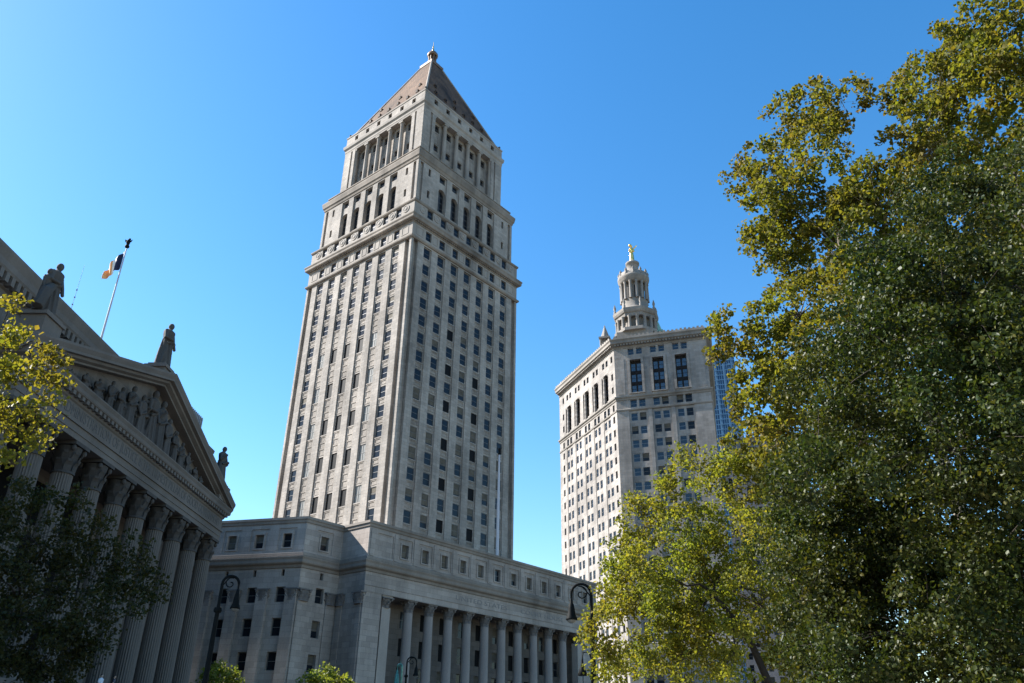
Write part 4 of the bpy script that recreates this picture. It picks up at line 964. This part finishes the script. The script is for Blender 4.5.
nl += tree('yellowing_tree', 'small yellow green tree with a leaning forked trunk in front of the granite block', (9.9, 31.6, .14), [(9.9, 31.6, .14), at(772, 690, 33), at(752, 645, 33), at(733, 618, 33), at(712, 592, 33)],
    [(700, 470, 24), (664, 482, 20), (735, 488, 36), (690, 520, 42), (645, 528, 30), (625, 548, 18), (760, 540, 42), (650, 570, 42), (612, 572, 20), (600, 622, 16), (620, 606, 24), (650, 640, 40), (700, 600, 52), (760, 605, 42), (622, 672, 20), (690, 655, 46), (782, 655, 24), (792, 580, 26), (735, 650, 34), (722, 458, 16), (594, 618, 13, 28.5), (598, 640, 15, 28.5), (604, 600, 14, 28.5), (615, 660, 22, 29), (590, 632, 8, 28.5), (600, 678, 14, 28.8), (700, 545, 34, 34), (720, 580, 34, 34), (640, 600, 30), (680, 620, 36, 34), (790, 660, 30, 34), (770, 520, 30, 34), (775, 480, 22, 34), (745, 462, 18, 34), (790, 530, 26, 34), (800, 600, 30, 35), (640, 500, 14), (630, 580, 24), (680, 455, 10), (790, 630, 24)],
    33, 2.0, .125, M['leaf_t3'], M['bark'], 3.0, 50, .42, 'trees on the plaza', .17, .3)
nl += tree('street_tree', 'dense dark green tree filling the right edge of the view', (9.4, 12.2, .14), [(9.4, 12.2, .14), (9.3, 12.1, 3), (9.1, 11.9, 6), (9.0, 11.9, 8.5)],
    [(905, 245, 58), (960, 200, 60), (1012, 165, 55), (862, 330, 54), (832, 400, 54), (805, 468, 44), (792, 540, 40), (802, 600, 46), (840, 650, 56), (862, 480, 78), (900, 560, 88), (950, 450, 95), (960, 330, 88), (1010, 420, 98), (1000, 560, 98), (930, 640, 88), (1040, 650, 90), (1060, 300, 90), (1080, 500, 100), (784, 480, 28), (830, 560, 50, 17), (825, 625, 55, 17), (865, 590, 60, 17.5), (880, 660, 60, 17.5), (950, 620, 90, 18), (900, 520, 80, 18), (870, 430, 60, 18), (980, 480, 100, 18), (1030, 580, 90, 18), (845, 360, 40, 17), (960, 300, 90, 18), (880, 400, 70), (1015, 285, 50, 14.2), (990, 340, 50, 14.2), (1030, 340, 50, 14), (1000, 695, 60, 18), (940, 700, 60, 18), (885, 705, 60, 17), (1040, 640, 60, 18.5), (835, 700, 45, 17), (820, 490, 45, 17.5), (1000, 330, 90, 18), (960, 690, 50, 15), (1020, 680, 50, 15), (775, 510, 16), (1060, 200, 60), (900, 300, 60)],
    15.2, 2.3, .073, M['leaf_t2'], M['bark'], 2.5, 150, .36, 'trees on the plaza', .13, .3)
nl += tree('golden_tree', 'golden leaved branches reaching in at the left edge', (-13.5, 11.5, .14), [(-13.5, 11.5, .14), (-13.3, 11.7, 3), (-12.8, 12.0, 6), (-12.3, 12.4, 8)],
    [(8, 308, 16), (24, 332, 17), (4, 345, 24), (30, 385, 27), (8, 415, 26), (44, 408, 19), (10, 452, 14), (28, 440, 17), (-40, 350, 50), (-40, 430, 45), (54, 384, 10), (62, 362, 5), (48, 352, 6), (36, 430, 15), (2, 380, 26), (-60, 390, 60)],
    17.5, .5, .10, M['leaf_t4'], M['bark'], 2.6, 30, .28, 'trees left of the street', .2, .4)
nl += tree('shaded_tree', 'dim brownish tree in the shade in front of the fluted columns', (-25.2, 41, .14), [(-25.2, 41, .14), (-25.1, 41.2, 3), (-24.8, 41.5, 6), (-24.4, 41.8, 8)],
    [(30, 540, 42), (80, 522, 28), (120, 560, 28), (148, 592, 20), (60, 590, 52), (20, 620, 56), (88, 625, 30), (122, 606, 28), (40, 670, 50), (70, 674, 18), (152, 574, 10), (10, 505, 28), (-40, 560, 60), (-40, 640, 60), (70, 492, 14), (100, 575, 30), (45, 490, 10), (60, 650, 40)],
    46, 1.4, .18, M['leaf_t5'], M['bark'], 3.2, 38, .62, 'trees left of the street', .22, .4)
for (px, d, lb, bl) in ((218, 114, 'small sunlit tree top low behind the dark left lamp post', [(217, 683, 20), (200, 694, 14), (236, 690, 13), (218, 671, 10), (231, 677, 9), (208, 675, 9), (226, 683, 14)]),
                        (325, 104, 'rounded pale green treetop at the bottom edge, below the courthouse corner', [(325, 690, 22), (307, 690, 13), (344, 690, 13), (325, 681, 14), (338, 682, 11), (314, 682, 11), (348, 684, 7)])):
    g = at(px, 690, d); nl += tree('young_tree', lb, (g.x, g.y, 0), [(g.x, g.y, 0), (g.x, g.y, 3), (g.x + .1, g.y, 6)], bl, d, .6, .3, M['leaf_b'], M['bark'], 3.0, 24, .7, 'young street trees before the courthouse', .12, .5)
print('leaf faces', nl, 'objects', len(bpy.data.objects))
